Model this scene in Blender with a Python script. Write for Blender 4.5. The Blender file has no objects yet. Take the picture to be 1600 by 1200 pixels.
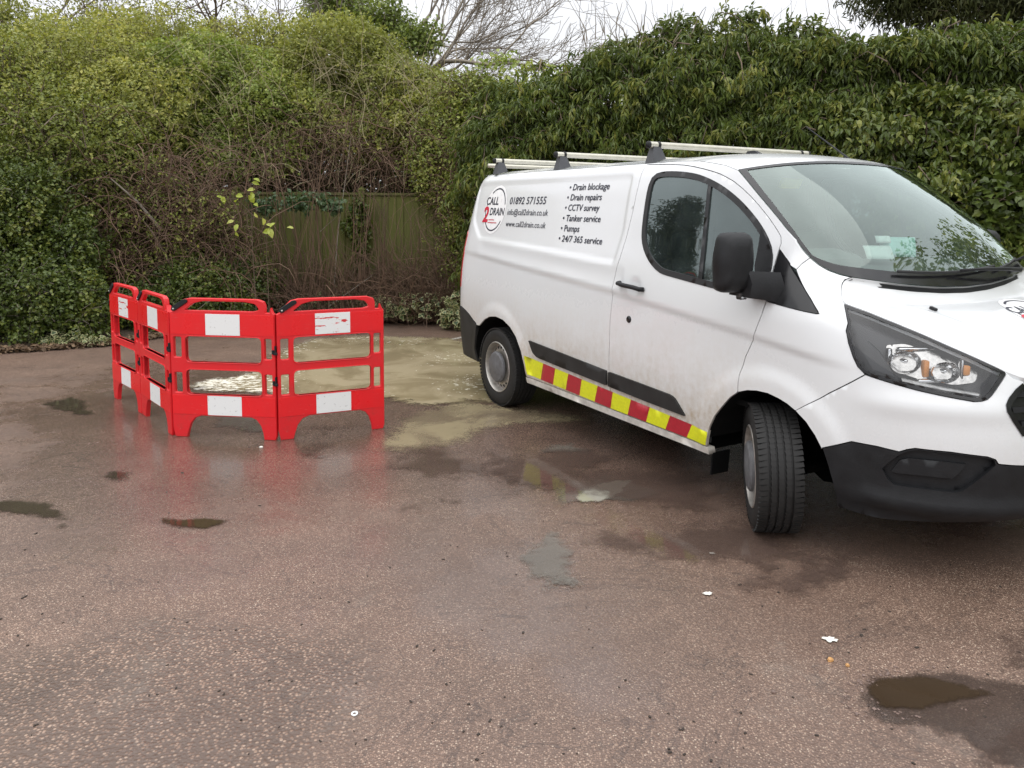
import bpy, bmesh, math, random
import numpy as np
from mathutils import Vector, Matrix
from mathutils.geometry import delaunay_2d_cdt

scene = bpy.context.scene
COL = scene.collection

# ------------------------------------------------------------------ camera
cam_data = bpy.data.cameras.new('camera')
cam = bpy.data.objects.new('camera', cam_data)
COL.objects.link(cam)
CAM_H, PITCH, ROLL = 1.642, 0.09536, 0.007385
_f = Vector((0, math.cos(PITCH), -math.sin(PITCH)))
_r = Vector((1, 0, 0)); _u = _r.cross(_f)
_r2 = math.cos(ROLL)*_r + math.sin(ROLL)*_u
_u2 = -math.sin(ROLL)*_r + math.cos(ROLL)*_u
cam.matrix_world = Matrix(((_r2.x, _u2.x, -_f.x, 0), (_r2.y, _u2.y, -_f.y, 0), (_r2.z, _u2.z, -_f.z, CAM_H), (0, 0, 0, 1)))
cam_data.sensor_width = 36.0
cam_data.lens = 1198.08/1600*36
cam_data.shift_y = -0.1
cam_data.clip_start = 0.05
cam_data.clip_end = 2000
scene.camera = cam

# ------------------------------------------------------------------ overcast sky
SUN_EL, SUN_AZ = math.radians(72), math.radians(205)      # azimuth clockwise from +Y
world = bpy.data.worlds.new('World'); scene.world = world; world.use_nodes = True
wn, wl = world.node_tree.nodes, world.node_tree.links
wn.clear()
w_out = wn.new('ShaderNodeOutputWorld'); w_bg = wn.new('ShaderNodeBackground')
w_sky = wn.new('ShaderNodeTexSky'); w_sky.sky_type = 'NISHITA'; w_sky.sun_disc = False
w_sky.sun_elevation = SUN_EL; w_sky.sun_rotation = SUN_AZ; w_sky.dust_density = 4.0
w_hs = wn.new('ShaderNodeHueSaturation'); w_hs.inputs['Saturation'].default_value = 0.12
w_tc = wn.new('ShaderNodeTexCoord'); w_sep = wn.new('ShaderNodeSeparateXYZ')
w_r = wn.new('ShaderNodeMapRange'); w_r.inputs[1].default_value = 0.0; w_r.inputs[2].default_value = 1.0
w_r.inputs[3].default_value = 7.6; w_r.inputs[4].default_value = 16.0       # cloud deck: brighter overhead
w_noise = wn.new('ShaderNodeTexNoise'); w_noise.inputs['Scale'].default_value = 2.2; w_noise.inputs['Detail'].default_value = 5
w_nr = wn.new('ShaderNodeMapRange'); w_nr.inputs[1].default_value = .3; w_nr.inputs[2].default_value = .7
w_nr.inputs[3].default_value = .93; w_nr.inputs[4].default_value = 1.07
w_m = wn.new('ShaderNodeMath'); w_m.operation = 'MULTIPLY'
w_c = wn.new('ShaderNodeMixRGB'); w_c.blend_type = 'MULTIPLY'; w_c.inputs[0].default_value = 1; w_c.inputs[2].default_value = (.965, .985, 1.03, 1)
w_mix = wn.new('ShaderNodeMixRGB'); w_mix.inputs[0].default_value = .82
wl.new(w_tc.outputs['Generated'], w_sep.inputs[0]); wl.new(w_sep.outputs['Z'], w_r.inputs[0])
wl.new(w_tc.outputs['Generated'], w_noise.inputs['Vector']); wl.new(w_noise.outputs['Fac'], w_nr.inputs[0])
wl.new(w_r.outputs[0], w_m.inputs[0]); wl.new(w_nr.outputs[0], w_m.inputs[1])
wl.new(w_m.outputs[0], w_c.inputs[1])
wl.new(w_sky.outputs[0], w_hs.inputs['Color']); wl.new(w_hs.outputs[0], w_mix.inputs[1]); wl.new(w_c.outputs[0], w_mix.inputs[2])
wl.new(w_mix.outputs[0], w_bg.inputs[0]); w_bg.inputs[1].default_value = 0.115
wl.new(w_bg.outputs[0], w_out.inputs[0])

sun_d = bpy.data.lights.new('sun', 'SUN'); sun_d.energy = 1.5; sun_d.angle = math.radians(110); sun_d.color = (1, .97, .93)
sun = bpy.data.objects.new('sun', sun_d); COL.objects.link(sun)
_sd = Vector((math.sin(SUN_AZ)*math.cos(SUN_EL), math.cos(SUN_AZ)*math.cos(SUN_EL), math.sin(SUN_EL)))
sun.rotation_euler = _sd.to_track_quat('Z', 'Y').to_euler()

scene.view_settings.view_transform = 'Standard'; scene.view_settings.look = 'None'
scene.view_settings.exposure = 0.16; scene.view_settings.gamma = 1.0
scene.view_settings.use_curve_mapping = False
scene.render.engine = 'CYCLES'
scene.cycles.max_bounces = 7; scene.cycles.transparent_max_bounces = 16
scene.cycles.diffuse_bounces = 3; scene.cycles.glossy_bounces = 3

# ------------------------------------------------------------------ helpers
def tag(o, label=None, cat=None, group=None, kind=None):
    if label: o['label'] = label
    if cat: o['category'] = cat
    if group: o['group'] = group
    if kind: o['kind'] = kind
    return o
def link(o, parent=None):
    COL.objects.link(o)
    if parent is not None: o.parent = parent
    return o
def empty(name, loc=(0, 0, 0), rz=0.0, parent=None):
    o = bpy.data.objects.new(name, None); o.empty_display_size = .2
    o.location = loc; o.rotation_euler = (0, 0, rz)
    return link(o, parent)
def fast_mesh(name, V, F, smooth=True):
    """V (n,3) array, F (m,k) int array (k = 3 or 4) or list of tuples"""
    me = bpy.data.meshes.new(name)
    if isinstance(F, np.ndarray) and F.ndim == 2:
        n, k = F.shape
        me.vertices.add(len(V)); me.vertices.foreach_set('co', np.asarray(V, np.float32).ravel())
        me.loops.add(n*k); me.loops.foreach_set('vertex_index', F.astype(np.int32).ravel())
        me.polygons.add(n); me.polygons.foreach_set('loop_start', np.arange(0, n*k, k, dtype=np.int32))
        me.polygons.foreach_set('use_smooth', np.full(n, smooth, bool))
        me.update(calc_edges=True)
    else:
        me.from_pydata([tuple(map(float, v)) for v in V], [], [tuple(map(int, f)) for f in F])
        me.polygons.foreach_set('use_smooth', [smooth]*len(me.polygons)); me.update()
    return me
def mobj(name, V, F, mat, parent=None, smooth=True):
    me = fast_mesh(name, V, F, smooth); me.materials.append(mat)
    return link(bpy.data.objects.new(name, me), parent)
class MB:
    """collects simple solids into one mesh"""
    def __init__(self): self.V = []; self.F = []
    def add(self, V, F):
        o = len(self.V); self.V += [tuple(v) for v in V]; self.F += [tuple(i+o for i in f) for f in F]; return self
    def box(self, c, s, rot=None, bev=0.0):
        bm = bmesh.new(); bmesh.ops.create_cube(bm, size=1)
        for v in bm.verts: v.co = Vector((v.co.x*s[0], v.co.y*s[1], v.co.z*s[2]))
        if bev: bmesh.ops.bevel(bm, geom=list(bm.edges), offset=bev, segments=2, affect='EDGES', profile=.5)
        if rot is not None: bmesh.ops.transform(bm, matrix=rot, verts=bm.verts)
        bmesh.ops.translate(bm, vec=Vector(c), verts=bm.verts)
        bm.verts.index_update()
        self.add([v.co[:] for v in bm.verts], [[v.index for v in f.verts] for f in bm.faces]); bm.free(); return self
    def tube(self, pts, r, n=8, cap=True):
        pts = [Vector(p) for p in pts]; rs = r if hasattr(r, '__len__') else [r]*len(pts)
        V = []; F = []
        up = Vector((0, 0, 1))
        for i, p in enumerate(pts):
            t = (pts[min(i+1, len(pts)-1)]-pts[max(i-1, 0)]).normalized()
            a = t.cross(up if abs(t.z) < .95 else Vector((1, 0, 0))).normalized(); b = t.cross(a)
            for k in range(n):
                th = 2*math.pi*k/n; V.append(p+rs[i]*(math.cos(th)*a+math.sin(th)*b))
        for i in range(len(pts)-1):
            for k in range(n):
                F.append((i*n+k, i*n+(k+1) % n, (i+1)*n+(k+1) % n, (i+1)*n+k))
        if cap: F.append(tuple(range(n))[::-1]); F.append(tuple((len(pts)-1)*n+k for k in range(n)))
        return self.add(V, F)
    def lathe(self, prof, c, axis='y', n=48, close=False):
        V = []; F = []; m = len(prof)
        for k in range(n):
            th = 2*math.pi*k/n; cs, sn = math.cos(th), math.sin(th)
            for (r, h) in prof:
                if axis == 'y': V.append((c[0]+r*cs, c[1]+h, c[2]+r*sn))
                elif axis == 'x': V.append((c[0]+h, c[1]+r*cs, c[2]+r*sn))
                else: V.append((c[0]+r*cs, c[1]+r*sn, c[2]+h))
        for k in range(n):
            k2 = (k+1) % n
            for i in range(m-1 if not close else m):
                j = (i+1) % m
                F.append((k*m+i, k*m+j, k2*m+j, k2*m+i))
        return self.add(V, F)
    def build(self, name, mat, parent=None, smooth=False, angle=None):
        me = fast_mesh(name, self.V, self.F, smooth)
        bm = bmesh.new(); bm.from_mesh(me); bmesh.ops.recalc_face_normals(bm, faces=bm.faces); bm.to_mesh(me); bm.free()
        if angle: 
            me.polygons.foreach_set('use_smooth', [True]*len(me.polygons)); me.set_sharp_from_angle(angle=math.radians(angle))
        me.materials.append(mat)
        return link(bpy.data.objects.new(name, me), parent)

def in_poly(px, pz, poly):
    poly = np.asarray(poly, float); ins = np.zeros(np.shape(px), bool); n = len(poly)
    for i in range(n):
        a = poly[i]; b = poly[(i+1) % n]
        if a[1] == b[1]: continue
        c = ((a[1] > pz) != (b[1] > pz)); ins ^= c & (px < (b[0]-a[0])*(pz-a[1])/(b[1]-a[1])+a[0])
    return ins
def poly_sd(px, pz, poly):
    poly = np.asarray(poly, float); d = np.full(np.shape(px), 1e9); n = len(poly)
    for i in range(n):
        a = poly[i]; b = poly[(i+1) % n]; ab = b-a; L = ab@ab
        if L == 0: continue
        t = np.clip(((px-a[0])*ab[0]+(pz-a[1])*ab[1])/L, 0, 1)
        d = np.minimum(d, np.hypot(px-a[0]-t*ab[0], pz-a[1]-t*ab[1]))
    return np.where(in_poly(px, pz, poly), -d, d)
def area2(p): p = np.asarray(p); q = np.roll(p, -1, 0); return (p[:, 0]*q[:, 1]-q[:, 0]*p[:, 1]).sum()
def inset(poly, d):
    """move a closed polygon inwards by d"""
    p = np.asarray(poly, float); s = 1 if area2(p) > 0 else -1
    e = np.roll(p, -1, 0)-p; e /= np.linalg.norm(e, axis=1)[:, None]+1e-12
    nrm = np.stack([-e[:, 1], e[:, 0]], 1)*s; nb = nrm+np.roll(nrm, 1, 0)
    nb /= np.maximum(np.linalg.norm(nb, axis=1), .3)[:, None]
    c = np.clip((nb*nrm).sum(1), .5, 1)
    return p+nb*(d/c)[:, None]
def densify(poly, step, closed=True):
    out = []; n = len(poly)
    for i in range(n if closed else n-1):
        a = np.asarray(poly[i], float); b = np.asarray(poly[(i+1) % n], float); k = max(1, int(math.ceil(np.linalg.norm(b-a)/step)))
        for j in range(k): out.append(a+(b-a)*j/k)
    if not closed: out.append(np.asarray(poly[-1], float))
    return np.array(out)
def round_poly(pts, r, n=4):
    out = []; m = len(pts); rr = r if hasattr(r, '__len__') else [r]*m
    for i in range(m):
        p = np.asarray(pts[i], float); a = np.asarray(pts[i-1], float)-p; b = np.asarray(pts[(i+1) % m], float)-p
        la, lb = np.linalg.norm(a), np.linalg.norm(b); q = min(rr[i], la*.49, lb*.49)
        if q < 1e-5: out.append(p); continue
        A = p+a/la*q; B = p+b/lb*q
        for k in range(n+1):
            t = k/n; out.append((1-t)**2*A+2*t*(1-t)*p+t*t*B)
    return np.array(out)
def cdt(loops, step, jit=.0):
    """triangulate region inside loops[0], outside the others; interior grid points every step"""
    pts = []; edges = []; 
    for L in loops:
        o = len(pts); n = len(L); pts += [tuple(p) for p in L]; edges += [(o+i, o+(i+1) % n) for i in range(n)]
    if step:
        P = np.asarray(loops[0]); lo, hi = P.min(0), P.max(0)
        gx, gz = np.meshgrid(np.arange(lo[0]+step/2, hi[0], step), np.arange(lo[1]+step/2, hi[1], step*.9))
        gx[::2] += step*.5
        gx, gz = gx.ravel(), gz.ravel()
        k = poly_sd(gx, gz, loops[0]) < -.45*step
        for L in loops[1:]: k &= poly_sd(gx, gz, L) > .45*step
        pts += list(zip(gx[k], gz[k]))
    r = delaunay_2d_cdt([Vector(p) for p in pts], edges, [], 0, 1e-6)
    V = np.array([tuple(v) for v in r[0]]); T = np.array([f for f in r[2] if len(f) == 3])
    c = V[T].mean(1)
    k = in_poly(c[:, 0], c[:, 1], loops[0])
    for L in loops[1:]: k &= ~in_poly(c[:, 0], c[:, 1], L)
    T = T[k]
    a = V[T]; cr = (a[:, 1, 0]-a[:, 0, 0])*(a[:, 2, 1]-a[:, 0, 1])-(a[:, 1, 1]-a[:, 0, 1])*(a[:, 2, 0]-a[:, 0, 0])
    T[cr < 0] = T[cr < 0][:, ::-1]
    return V, T

# ------------------------------------------------------------------ materials
class NT:
    def __init__(self, name):
        self.m = bpy.data.materials.new(name); self.m.use_nodes = True
        self.t = self.m.node_tree; self.n = self.t.nodes; self.b = self.n['Principled BSDF']; self.out = self.n['Material Output']
    def node(self, t, **kw):
        n = self.n.new(t)
        for k, v in kw.items():
            if k.startswith('i_'): 
                key = k[2:].replace('_', ' '); n.inputs[int(key) if key.isdigit() else key].default_value = v
            else: setattr(n, k, v)
        return n
    def l(self, a, b): self.t.links.new(a, b)
    def coord(self, kind='Object'): return self.node('ShaderNodeTexCoord').outputs[kind]
    def noise(self, vec, scale, detail=4, rough=.55, dist=0.):
        n = self.node('ShaderNodeTexNoise'); n.inputs['Scale'].default_value = scale; n.inputs['Detail'].default_value = detail
        n.inputs['Roughness'].default_value = rough; n.inputs['Distortion'].default_value = dist; self.l(vec, n.inputs['Vector']); return n.outputs['Fac']
    def rng(self, val, a, b, c=0., d=1., smooth=False):
        n = self.node('ShaderNodeMapRange'); n.interpolation_type = 'SMOOTHSTEP' if smooth else 'LINEAR'
        for i, x in zip((1, 2, 3, 4), (a, b, c, d)): n.inputs[i].default_value = x
        self.l(val, n.inputs[0]); return n.outputs[0]
    def math(self, op, a, b=None, clamp=False):
        n = self.node('ShaderNodeMath', operation=op, use_clamp=clamp)
        for i, x in enumerate((a, b)):
            if x is None: continue
            if isinstance(x, (int, float)): n.inputs[i].default_value = x
            else: self.l(x, n.inputs[i])
        return n.outputs[0]
    def mix(self, fac, a, b, mode='MIX'):
        n = self.node('ShaderNodeMixRGB', blend_type=mode)
        for i, x in enumerate((fac, a, b)):
            if isinstance(x, (int, float)): n.inputs[i].default_value = x if i == 0 else (x, x, x, 1)
            elif isinstance(x, tuple): n.inputs[i].default_value = x if len(x) == 4 else x+(1,)
            else: self.l(x, n.inputs[i])
        return n.outputs[0]
    def ramp(self, val, stops):
        n = self.node('ShaderNodeValToRGB'); e = n.color_ramp.elements
        while len(e) < len(stops): e.new(.5)
        for s, (p, c) in zip(e, stops): s.position = p; s.color = tuple(c)+(1,) if len(c) == 3 else c
        self.l(val, n.inputs[0]); return n.outputs[0]
    def bump(self, h, strength=.3, dist=.01):
        n = self.node('ShaderNodeBump'); n.inputs['Distance'].default_value = dist
        if isinstance(strength, (int, float)): n.inputs['Strength'].default_value = strength
        else: self.l(strength, n.inputs['Strength'])
        self.l(h, n.inputs['Height']); self.l(n.outputs[0], self.b.inputs['Normal']); return n.outputs[0]
    def set(self, **kw):
        for k, v in kw.items():
            s = self.b.inputs[k.replace('_', ' ')]
            if isinstance(v, (int, float)): s.default_value = v
            elif isinstance(v, tuple): s.default_value = v if len(v) == 4 else v+(1,)
            else: self.l(v, s)
        return self
def simple(name, col, rough=.5, var=.12, scale=30., metal=0., coat=0., bump=0., spec=.5):
    t = NT(name); c = t.coord(); n = t.noise(c, scale, 5)
    k = t.rng(n, .25, .75, 1-var, 1+var)
    t.set(Base_Color=t.mix(1., col, k, 'MULTIPLY'), Roughness=t.rng(n, .3, .7, max(rough-.06, .02), min(rough+.06, 1)), Metallic=metal, Coat_Weight=coat)
    t.b.inputs['Specular IOR Level'].default_value = spec
    if bump: t.bump(t.noise(c, scale*6, 3), bump, .003)
    return t.m
def paint_material():
    t = NT('white_van_paint'); c = t.coord()
    z = t.node('ShaderNodeSeparateXYZ'); t.l(c, z.inputs[0])
    n1 = t.noise(c, 3.5, 6, .6); n2 = t.noise(c, 26, 5, .65); n3 = t.noise(c, 120, 3)
    mp = t.node('ShaderNodeMapping'); mp.inputs['Scale'].default_value = (14, 14, 1.2); t.l(c, mp.inputs[0])
    streak = t.noise(mp.outputs[0], 2.0, 4)
    low = t.rng(z.outputs['Z'], .25, 1.35, 1, 0)
    low = t.math('POWER', low, 2.3)
    d = t.math('MULTIPLY', low, t.math('ADD', t.math('MULTIPLY', n1, .75), t.math('MULTIPLY', streak, .55)))
    d = t.math('MULTIPLY', d, t.rng(n2, .25, .7, .45, 1.25))
    d = t.math('MULTIPLY', d, t.rng(z.outputs['X'], 2.6, 3.3, 1.5, .30), True)
    speck = t.rng(n3, .66, .74, 0, .5)
    d = t.math('MAXIMUM', d, t.math('MULTIPLY', speck, low))
    film = t.rng(n1, .3, .75, 0, .05)
    d = t.math('MAXIMUM', d, film)
    col = t.mix(d, (.705, .72, .73), (.34, .25, .145))
    t.set(Base_Color=col, Roughness=t.rng(d, 0, .5, .24, .55), Coat_Weight=t.rng(d, 0, .5, .6, .05), Coat_Roughness=.05)
    return t.m
M = {}
M['paint'] = paint_material()
M['black_plastic'] = simple('black_textured_plastic', (.014, .0145, .016), .5, .25, 18, bump=.25, spec=.28)
M['dirty_black'] = simple('road_dusty_black_plastic', (.026, .025, .024), .6, .35, 9, bump=.2, spec=.3)
M['gloss_black'] = simple('gloss_black_trim', (.012, .012, .013), .18, .15, 12)
M['rubber'] = simple('window_rubber', (.015, .015, .016), .55, .2, 40)
M['tyre'] = simple('tyre_rubber', (.020, .0195, .019), .62, .3, 14, bump=.15, spec=.3)
M['well'] = simple('wheel_well_liner', (.006, .006, .006), .95, .2, 10, spec=.1)
M['steel'] = simple('dirty_silver_steel', (.42, .40, .37), .42, .28, 22, metal=.65)
M['cap'] = simple('grey_wheel_cap', (.11, .11, .115), .55, .3, 30)
M['alu'] = simple('weathered_aluminium', (.56, .54, .46), .42, .12, 16, metal=.55)
M['grey_plastic'] = simple('dark_grey_foot_plastic', (.06, .062, .068), .5, .2, 20)
M['chrome'] = simple('lamp_chrome', (.66, .66, .66), .12, .04, 8, metal=1., bump=.0)
t = NT('rippled_reflector'); n_ = t.noise(t.coord(), 26, 2); t.set(Base_Color=t.mix(t.noise(t.coord(), 38, 2), (.30, .29, .28), (.62, .60, .57)), Metallic=1., Roughness=.22); t.bump(n_, .25, .01); M['reflector'] = t.m
M['lamp_dark'] = simple('lamp_housing', (.022, .022, .025), .35, .2, 12)
M['amber'] = simple('amber_lamp_plastic', (.75, .30, .07), .18, .1, 20)
M['lamp_white'] = simple('lamp_diffuser', (.7, .7, .68), .25, .08, 40)
M['tail_red'] = simple('tail_lamp_red', (.45, .02, .02), .15, .1, 20, coat=1.)
M['sill'] = simple('dirty_white_sill', (.55, .52, .47), .45, .3, 18)
M['ink'] = simple('dark_vinyl_lettering', (.03, .032, .05), .4, .1, 20)
M['ink_red'] = simple('red_vinyl_lettering', (.55, .02, .05), .4, .1, 20)
M['vinyl_white'] = simple('white_vinyl_disc', (.84, .84, .84), .3, .04, 20)
M['hi_yellow'] = simple('fluorescent_yellow_tape', (.70, .72, .02), .35, .10, 60)
M['hi_red'] = simple('red_reflective_tape', (.42, .022, .035), .35, .14, 60)
M['dash'] = simple('dashboard_plastic', (.085, .09, .09), .7, .2, 12)
M['seat'] = simple('grey_seat_fabric', (.06, .062, .07), .9, .25, 60)
M['paper'] = simple('white_paper', (.8, .82, .82), .7, .05, 12)
M['paper_teal'] = simple('pale_green_paper', (.42, .70, .66), .7, .06, 12)
M['yellow_label'] = simple('yellow_label', (.85, .70, .05), .6, .1, 20)
def glass_material(name, tint, ior=1.5, film=(.02, .025, .025), sheen_amt=.0, boost=1.0, refl=(1, 1, 1)):
    t = NT(name); c = t.coord()
    fr = t.node('ShaderNodeFresnel'); fr.inputs['IOR'].default_value = ior
    gl = t.node('ShaderNodeBsdfGlossy'); gl.inputs['Roughness'].default_value = .015; gl.inputs['Color'].default_value = refl+(1,)
    tr = t.node('ShaderNodeBsdfTransparent'); tr.inputs['Color'].default_value = tint+(1,)
    df = t.node('ShaderNodeBsdfDiffuse'); df.inputs['Color'].default_value = film+(1,)  # pale diffuse layer standing in for sky reflected in the glass
    n = t.noise(c, 6, 5); m1 = t.node('ShaderNodeMixShader'); t.l(t.rng(n, .3, .75, sheen_amt*.5, sheen_amt*1.5), m1.inputs[0])
    t.l(tr.outputs[0], m1.inputs[1]); t.l(df.outputs[0], m1.inputs[2])
    m2 = t.node('ShaderNodeMixShader'); t.l(t.math('MULTIPLY', fr.outputs[0], boost, True), m2.inputs[0]); t.l(m1.outputs[0], m2.inputs[1]); t.l(gl.outputs[0], m2.inputs[2])
    t.l(m2.outputs[0], t.out.inputs['Surface']); return t.m
M['windscreen'] = glass_material('windscreen_glass', (.78, .92, .86), 1.6, (.45, .55, .51), .05, 2.0, (.88, 1., .95))
M['side_glass'] = glass_material('side_window_glass', (.36, .46, .45), 1.55, (.20, .26, .26), .10, 2.6, (.88, 1., .98))
M['lens'] = glass_material('headlamp_lens', (.95, .96, .97), 1.42, (.5, .5, .5), .03, 1.35)
# barrier plastics
def barrier_red():
    t = NT('red_barrier_plastic'); c = t.coord(); n = t.noise(c, 7, 6, .65); n2 = t.noise(c, 60, 4)
    z = t.node('ShaderNodeSeparateXYZ'); t.l(c, z.inputs[0])
    dirt = t.math('MULTIPLY', t.rng(n, .48, .72, 0, .65, True), t.rng(z.outputs['Z'], 0, .5, 1., .22))
    sc = t.math('MULTIPLY', t.math('GREATER_THAN', n2, .66), .22)
    col = t.mix(dirt, (.66, .012, .018), (.24, .05, .035)); col = t.mix(sc, col, (.62, .22, .2))
    t.set(Base_Color=col, Roughness=t.rng(n, .3, .7, .3, .5)); t.bump(n2, .06, .003); return t.m
M['bred'] = barrier_red()
def tape_red():
    t = NT('red_reflective_sheet'); c = t.coord(); n = t.noise(c, 55, 5, .7); n2 = t.noise(c, 5, 5, .6)
    mp = t.node('ShaderNodeMapping'); mp.inputs['Scale'].default_value = (7, 1, 60); mp.inputs['Rotation'].default_value = (0, .25, 0); t.l(c, mp.inputs[0]); sc = t.noise(mp.outputs[0], 1.5, 5, .7)
    col = t.mix(t.rng(n2, .4, .75, 0, .35), (.74, .010, .014), (.56, .012, .02))
    col = t.mix(t.math('MULTIPLY', t.rng(sc, .60, .68, 0, .5), t.rng(n2, .42, .6)), col, (.70, .26, .24))
    col = t.mix(t.rng(n, .665, .72, 0, .7), col, (.20, .03, .03))
    t.set(Base_Color=col, Roughness=t.rng(n2, .3, .7, .22, .42)); return t.m
M['bred_tape'] = tape_red()
def barrier_white(name, scuff):
    t = NT(name); c = t.coord(); n = t.noise(c, 42, 5, .6)
    mp = t.node('ShaderNodeMapping'); mp.inputs['Scale'].default_value = (5, 1, 26); t.l(c, mp.inputs[0])
    n2 = t.noise(mp.outputs[0], 1.6, 4)
    col = t.mix(t.rng(n, .63, .70, 0, .55), (.76, .77, .76), (.16, .14, .13))
    if scuff: col = t.mix(t.rng(n2, .585, .60, 0, 1), col, (.6, .03, .035))
    t.set(Base_Color=col, Roughness=.35); return t.m
M['bwhite'] = barrier_white('white_reflective_sheet', False)
M['bwhite_scuffed'] = barrier_white('scuffed_white_reflective_sheet', True)
def leaf_material(name, c0, c1, c2, trans=.25, rough=.42, edge=None):
    t = NT(name); a = t.node('ShaderNodeAttribute', attribute_name='tint')
    col = t.ramp(a.outputs['Fac'], [(0, c0), (.55, c1), (1, c2)])
    if edge is not None:
        e = t.node('ShaderNodeAttribute', attribute_name='rim'); n = t.noise(t.coord(), 35, 2)
        col = t.mix(t.rng(t.math('ADD', e.outputs['Fac'], t.math('MULTIPLY', n, .35)), .75, .95, 0, 1), col, edge)
    t.set(Base_Color=col, Roughness=rough); t.b.inputs['Specular IOR Level'].default_value = .4
    tl = t.node('ShaderNodeBsdfTranslucent'); t.l(t.mix(1., col, (1.25, 1.25, .7), 'MULTIPLY'), tl.inputs['Color'])
    m = t.node('ShaderNodeMixShader'); m.inputs[0].default_value = trans
    t.l(t.b.outputs[0], m.inputs[1]); t.l(tl.outputs[0], m.inputs[2]); t.l(m.outputs[0], t.out.inputs['Surface'])
    return t.m
def bark_material(name, a, b):
    t = NT(name); c = t.coord(); n = t.noise(c, 9, 5)
    at = t.node('ShaderNodeAttribute', attribute_name='tint')
    t.set(Base_Color=t.mix(t.math('MULTIPLY', t.math('ADD', n, at.outputs['Fac']), .5), a, b), Roughness=.85); return t.m
M['bark'] = bark_material('bark_brown', (.07, .05, .035), (.22, .165, .115))
M['twig_red'] = bark_material('dead_stem_brown', (.065, .038, .026), (.215, .135, .085))
M['straw'] = bark_material('pale_straw_stem', (.20, .165, .09), (.44, .38, .23))
M['twig_grey'] = bark_material('grey_twig', (.13, .11, .09), (.36, .31, .25))
# ------------------------------------------------------------------ van surface
def sst(a, b, x):
    t = np.clip((np.asarray(x, float)-a)/(b-a), 0, 1); return t*t*(3-2*t)
def spl(xs, ys):
    xs = np.array(xs, float); ys = np.array(ys, float); m = np.gradient(ys, xs)
    def f(x):
        x = np.clip(np.asarray(x, float), xs[0], xs[-1]); i = np.clip(np.searchsorted(xs, x)-1, 0, len(xs)-2)
        h = xs[i+1]-xs[i]; t = (x-xs[i])/h
        return (2*t**3-3*t**2+1)*ys[i]+(t**3-2*t**2+t)*h*m[i]+(-2*t**3+3*t**2)*ys[i+1]+(t**3-t**2)*h*m[i+1]
    return f
W0 = spl([.10,.25,.30,.36,.50,.62,.80,1.0,1.10,1.20,1.28,1.45,1.65,1.80,1.87,1.91,1.95], [.915,.938,.945,.953,.968,.975,.981,.980,.974,.962,.948,.908,.862,.823,.797,.772,.725])
XF = spl([.10,.22,.32,.45,.58,.70,.80,.90,1.0,1.10,1.20,1.30,1.45], [3.80,3.86,3.91,3.935,3.935,3.92,3.89,3.85,3.78,3.68,3.55,3.40,3.2])
XR = spl([.10,.3,.6,.9,1.2,1.5,1.75,1.9,1.95], [-.95,-.98,-1.0,-.985,-.965,-.93,-.88,-.82,-.78])
X1, XFR, X0, XRR = 2.95, 3.935, -.55, -1.0
def ell(a, b, m, n):
    ph = np.linspace(0, np.pi/2, 4001); x = a*np.sin(ph)**(2/m); y = b*np.cos(ph)**(2/n)
    s = np.concatenate([[0], np.cumsum(np.hypot(np.diff(x), np.diff(y)))]); return s, x/a, y/b
SF, EXF, EYF = ell(XFR-X1, .98, 2.7, 2.45)
SR, EXR, EYR = ell(X0-XRR, .94, 3.2, 4.5)
UEND, UREAR = X1+SF[-1], X0-SR[-1]
UZ = {}
UZ['bseam']=[(1.664,1.926),(1.668,1.845),(1.671,1.767),(1.672,1.613),(1.661,1.467),(1.641,1.335),(1.616,1.233),(1.608,1.174),(1.605,1.116),(1.593,0.927),(1.601,0.769),(1.597,0.608),(1.601,0.485),(1.618,0.338)]
UZ['doortop']=[(1.664,1.926),(1.724,1.924),(1.823,1.919),(1.918,1.915),(2.03,1.907),(2.129,1.893),(2.225,1.875),(2.296,1.86),(2.37,1.841),(2.436,1.817),(2.49,1.795),(2.56,1.757),(2.623,1.717),(2.684,1.673),(2.734,1.633),(2.778,1.596),(2.813,1.563),(2.842,1.534),(2.863,1.509),(2.872,1.478),(2.868,1.449)]
UZ['doorfront']=[(2.868,1.449),(2.864,1.4),(2.862,1.349),(2.864,1.286),(2.866,1.232),(2.87,1.186),(2.858,1.119),(2.819,1.013),(2.757,0.886),(2.734,0.799),(2.733,0.742),(2.734,0.699)]
UZ['window']=[(2.048,1.276),(1.954,1.325),(1.88,1.385),(1.836,1.441),(1.817,1.492),(1.803,1.583),(1.79,1.698),(1.785,1.797),(1.785,1.839),(1.818,1.859),(1.93,1.862),(2.066,1.853),(2.194,1.834),(2.316,1.799),(2.423,1.758),(2.532,1.701),(2.611,1.649),(2.694,1.585),(2.751,1.532),(2.799,1.475),(2.826,1.434),(2.838,1.386),(2.845,1.31),(2.848,1.246),(2.843,1.217),(2.821,1.205),(2.664,1.217),(2.485,1.233)]
UZ['trim']=[(2.87,1.45),(2.908,1.414),(2.96,1.371),(3.069,1.324),(3.153,1.279),(3.228,1.224),(3.28,1.173),(3.286,1.162),(3.265,1.16),(3.17,1.165),(3.063,1.172),(2.945,1.18),(2.874,1.189),(2.87,1.232),(2.868,1.286),(2.866,1.349),(2.868,1.401)]
UZ['wsedge']=[(2.493,1.859),(2.571,1.803),(2.655,1.737),(2.74,1.671),(2.825,1.603),(2.892,1.544),(2.961,1.487),(3.098,1.445),(3.188,1.412)]
UZ['wscorner']=[(3.188,1.412),(3.281,1.38),(3.366,1.356),(3.457,1.338),(3.55,1.326)]
UZ['shut']=[(3.55,1.326),(3.491,1.316),(3.468,1.299),(3.455,1.271),(3.453,1.244),(3.461,1.216)]
UZ['hlseam']=[(3.188,1.412),(3.1,1.383),(3.045,1.354)]
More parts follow.
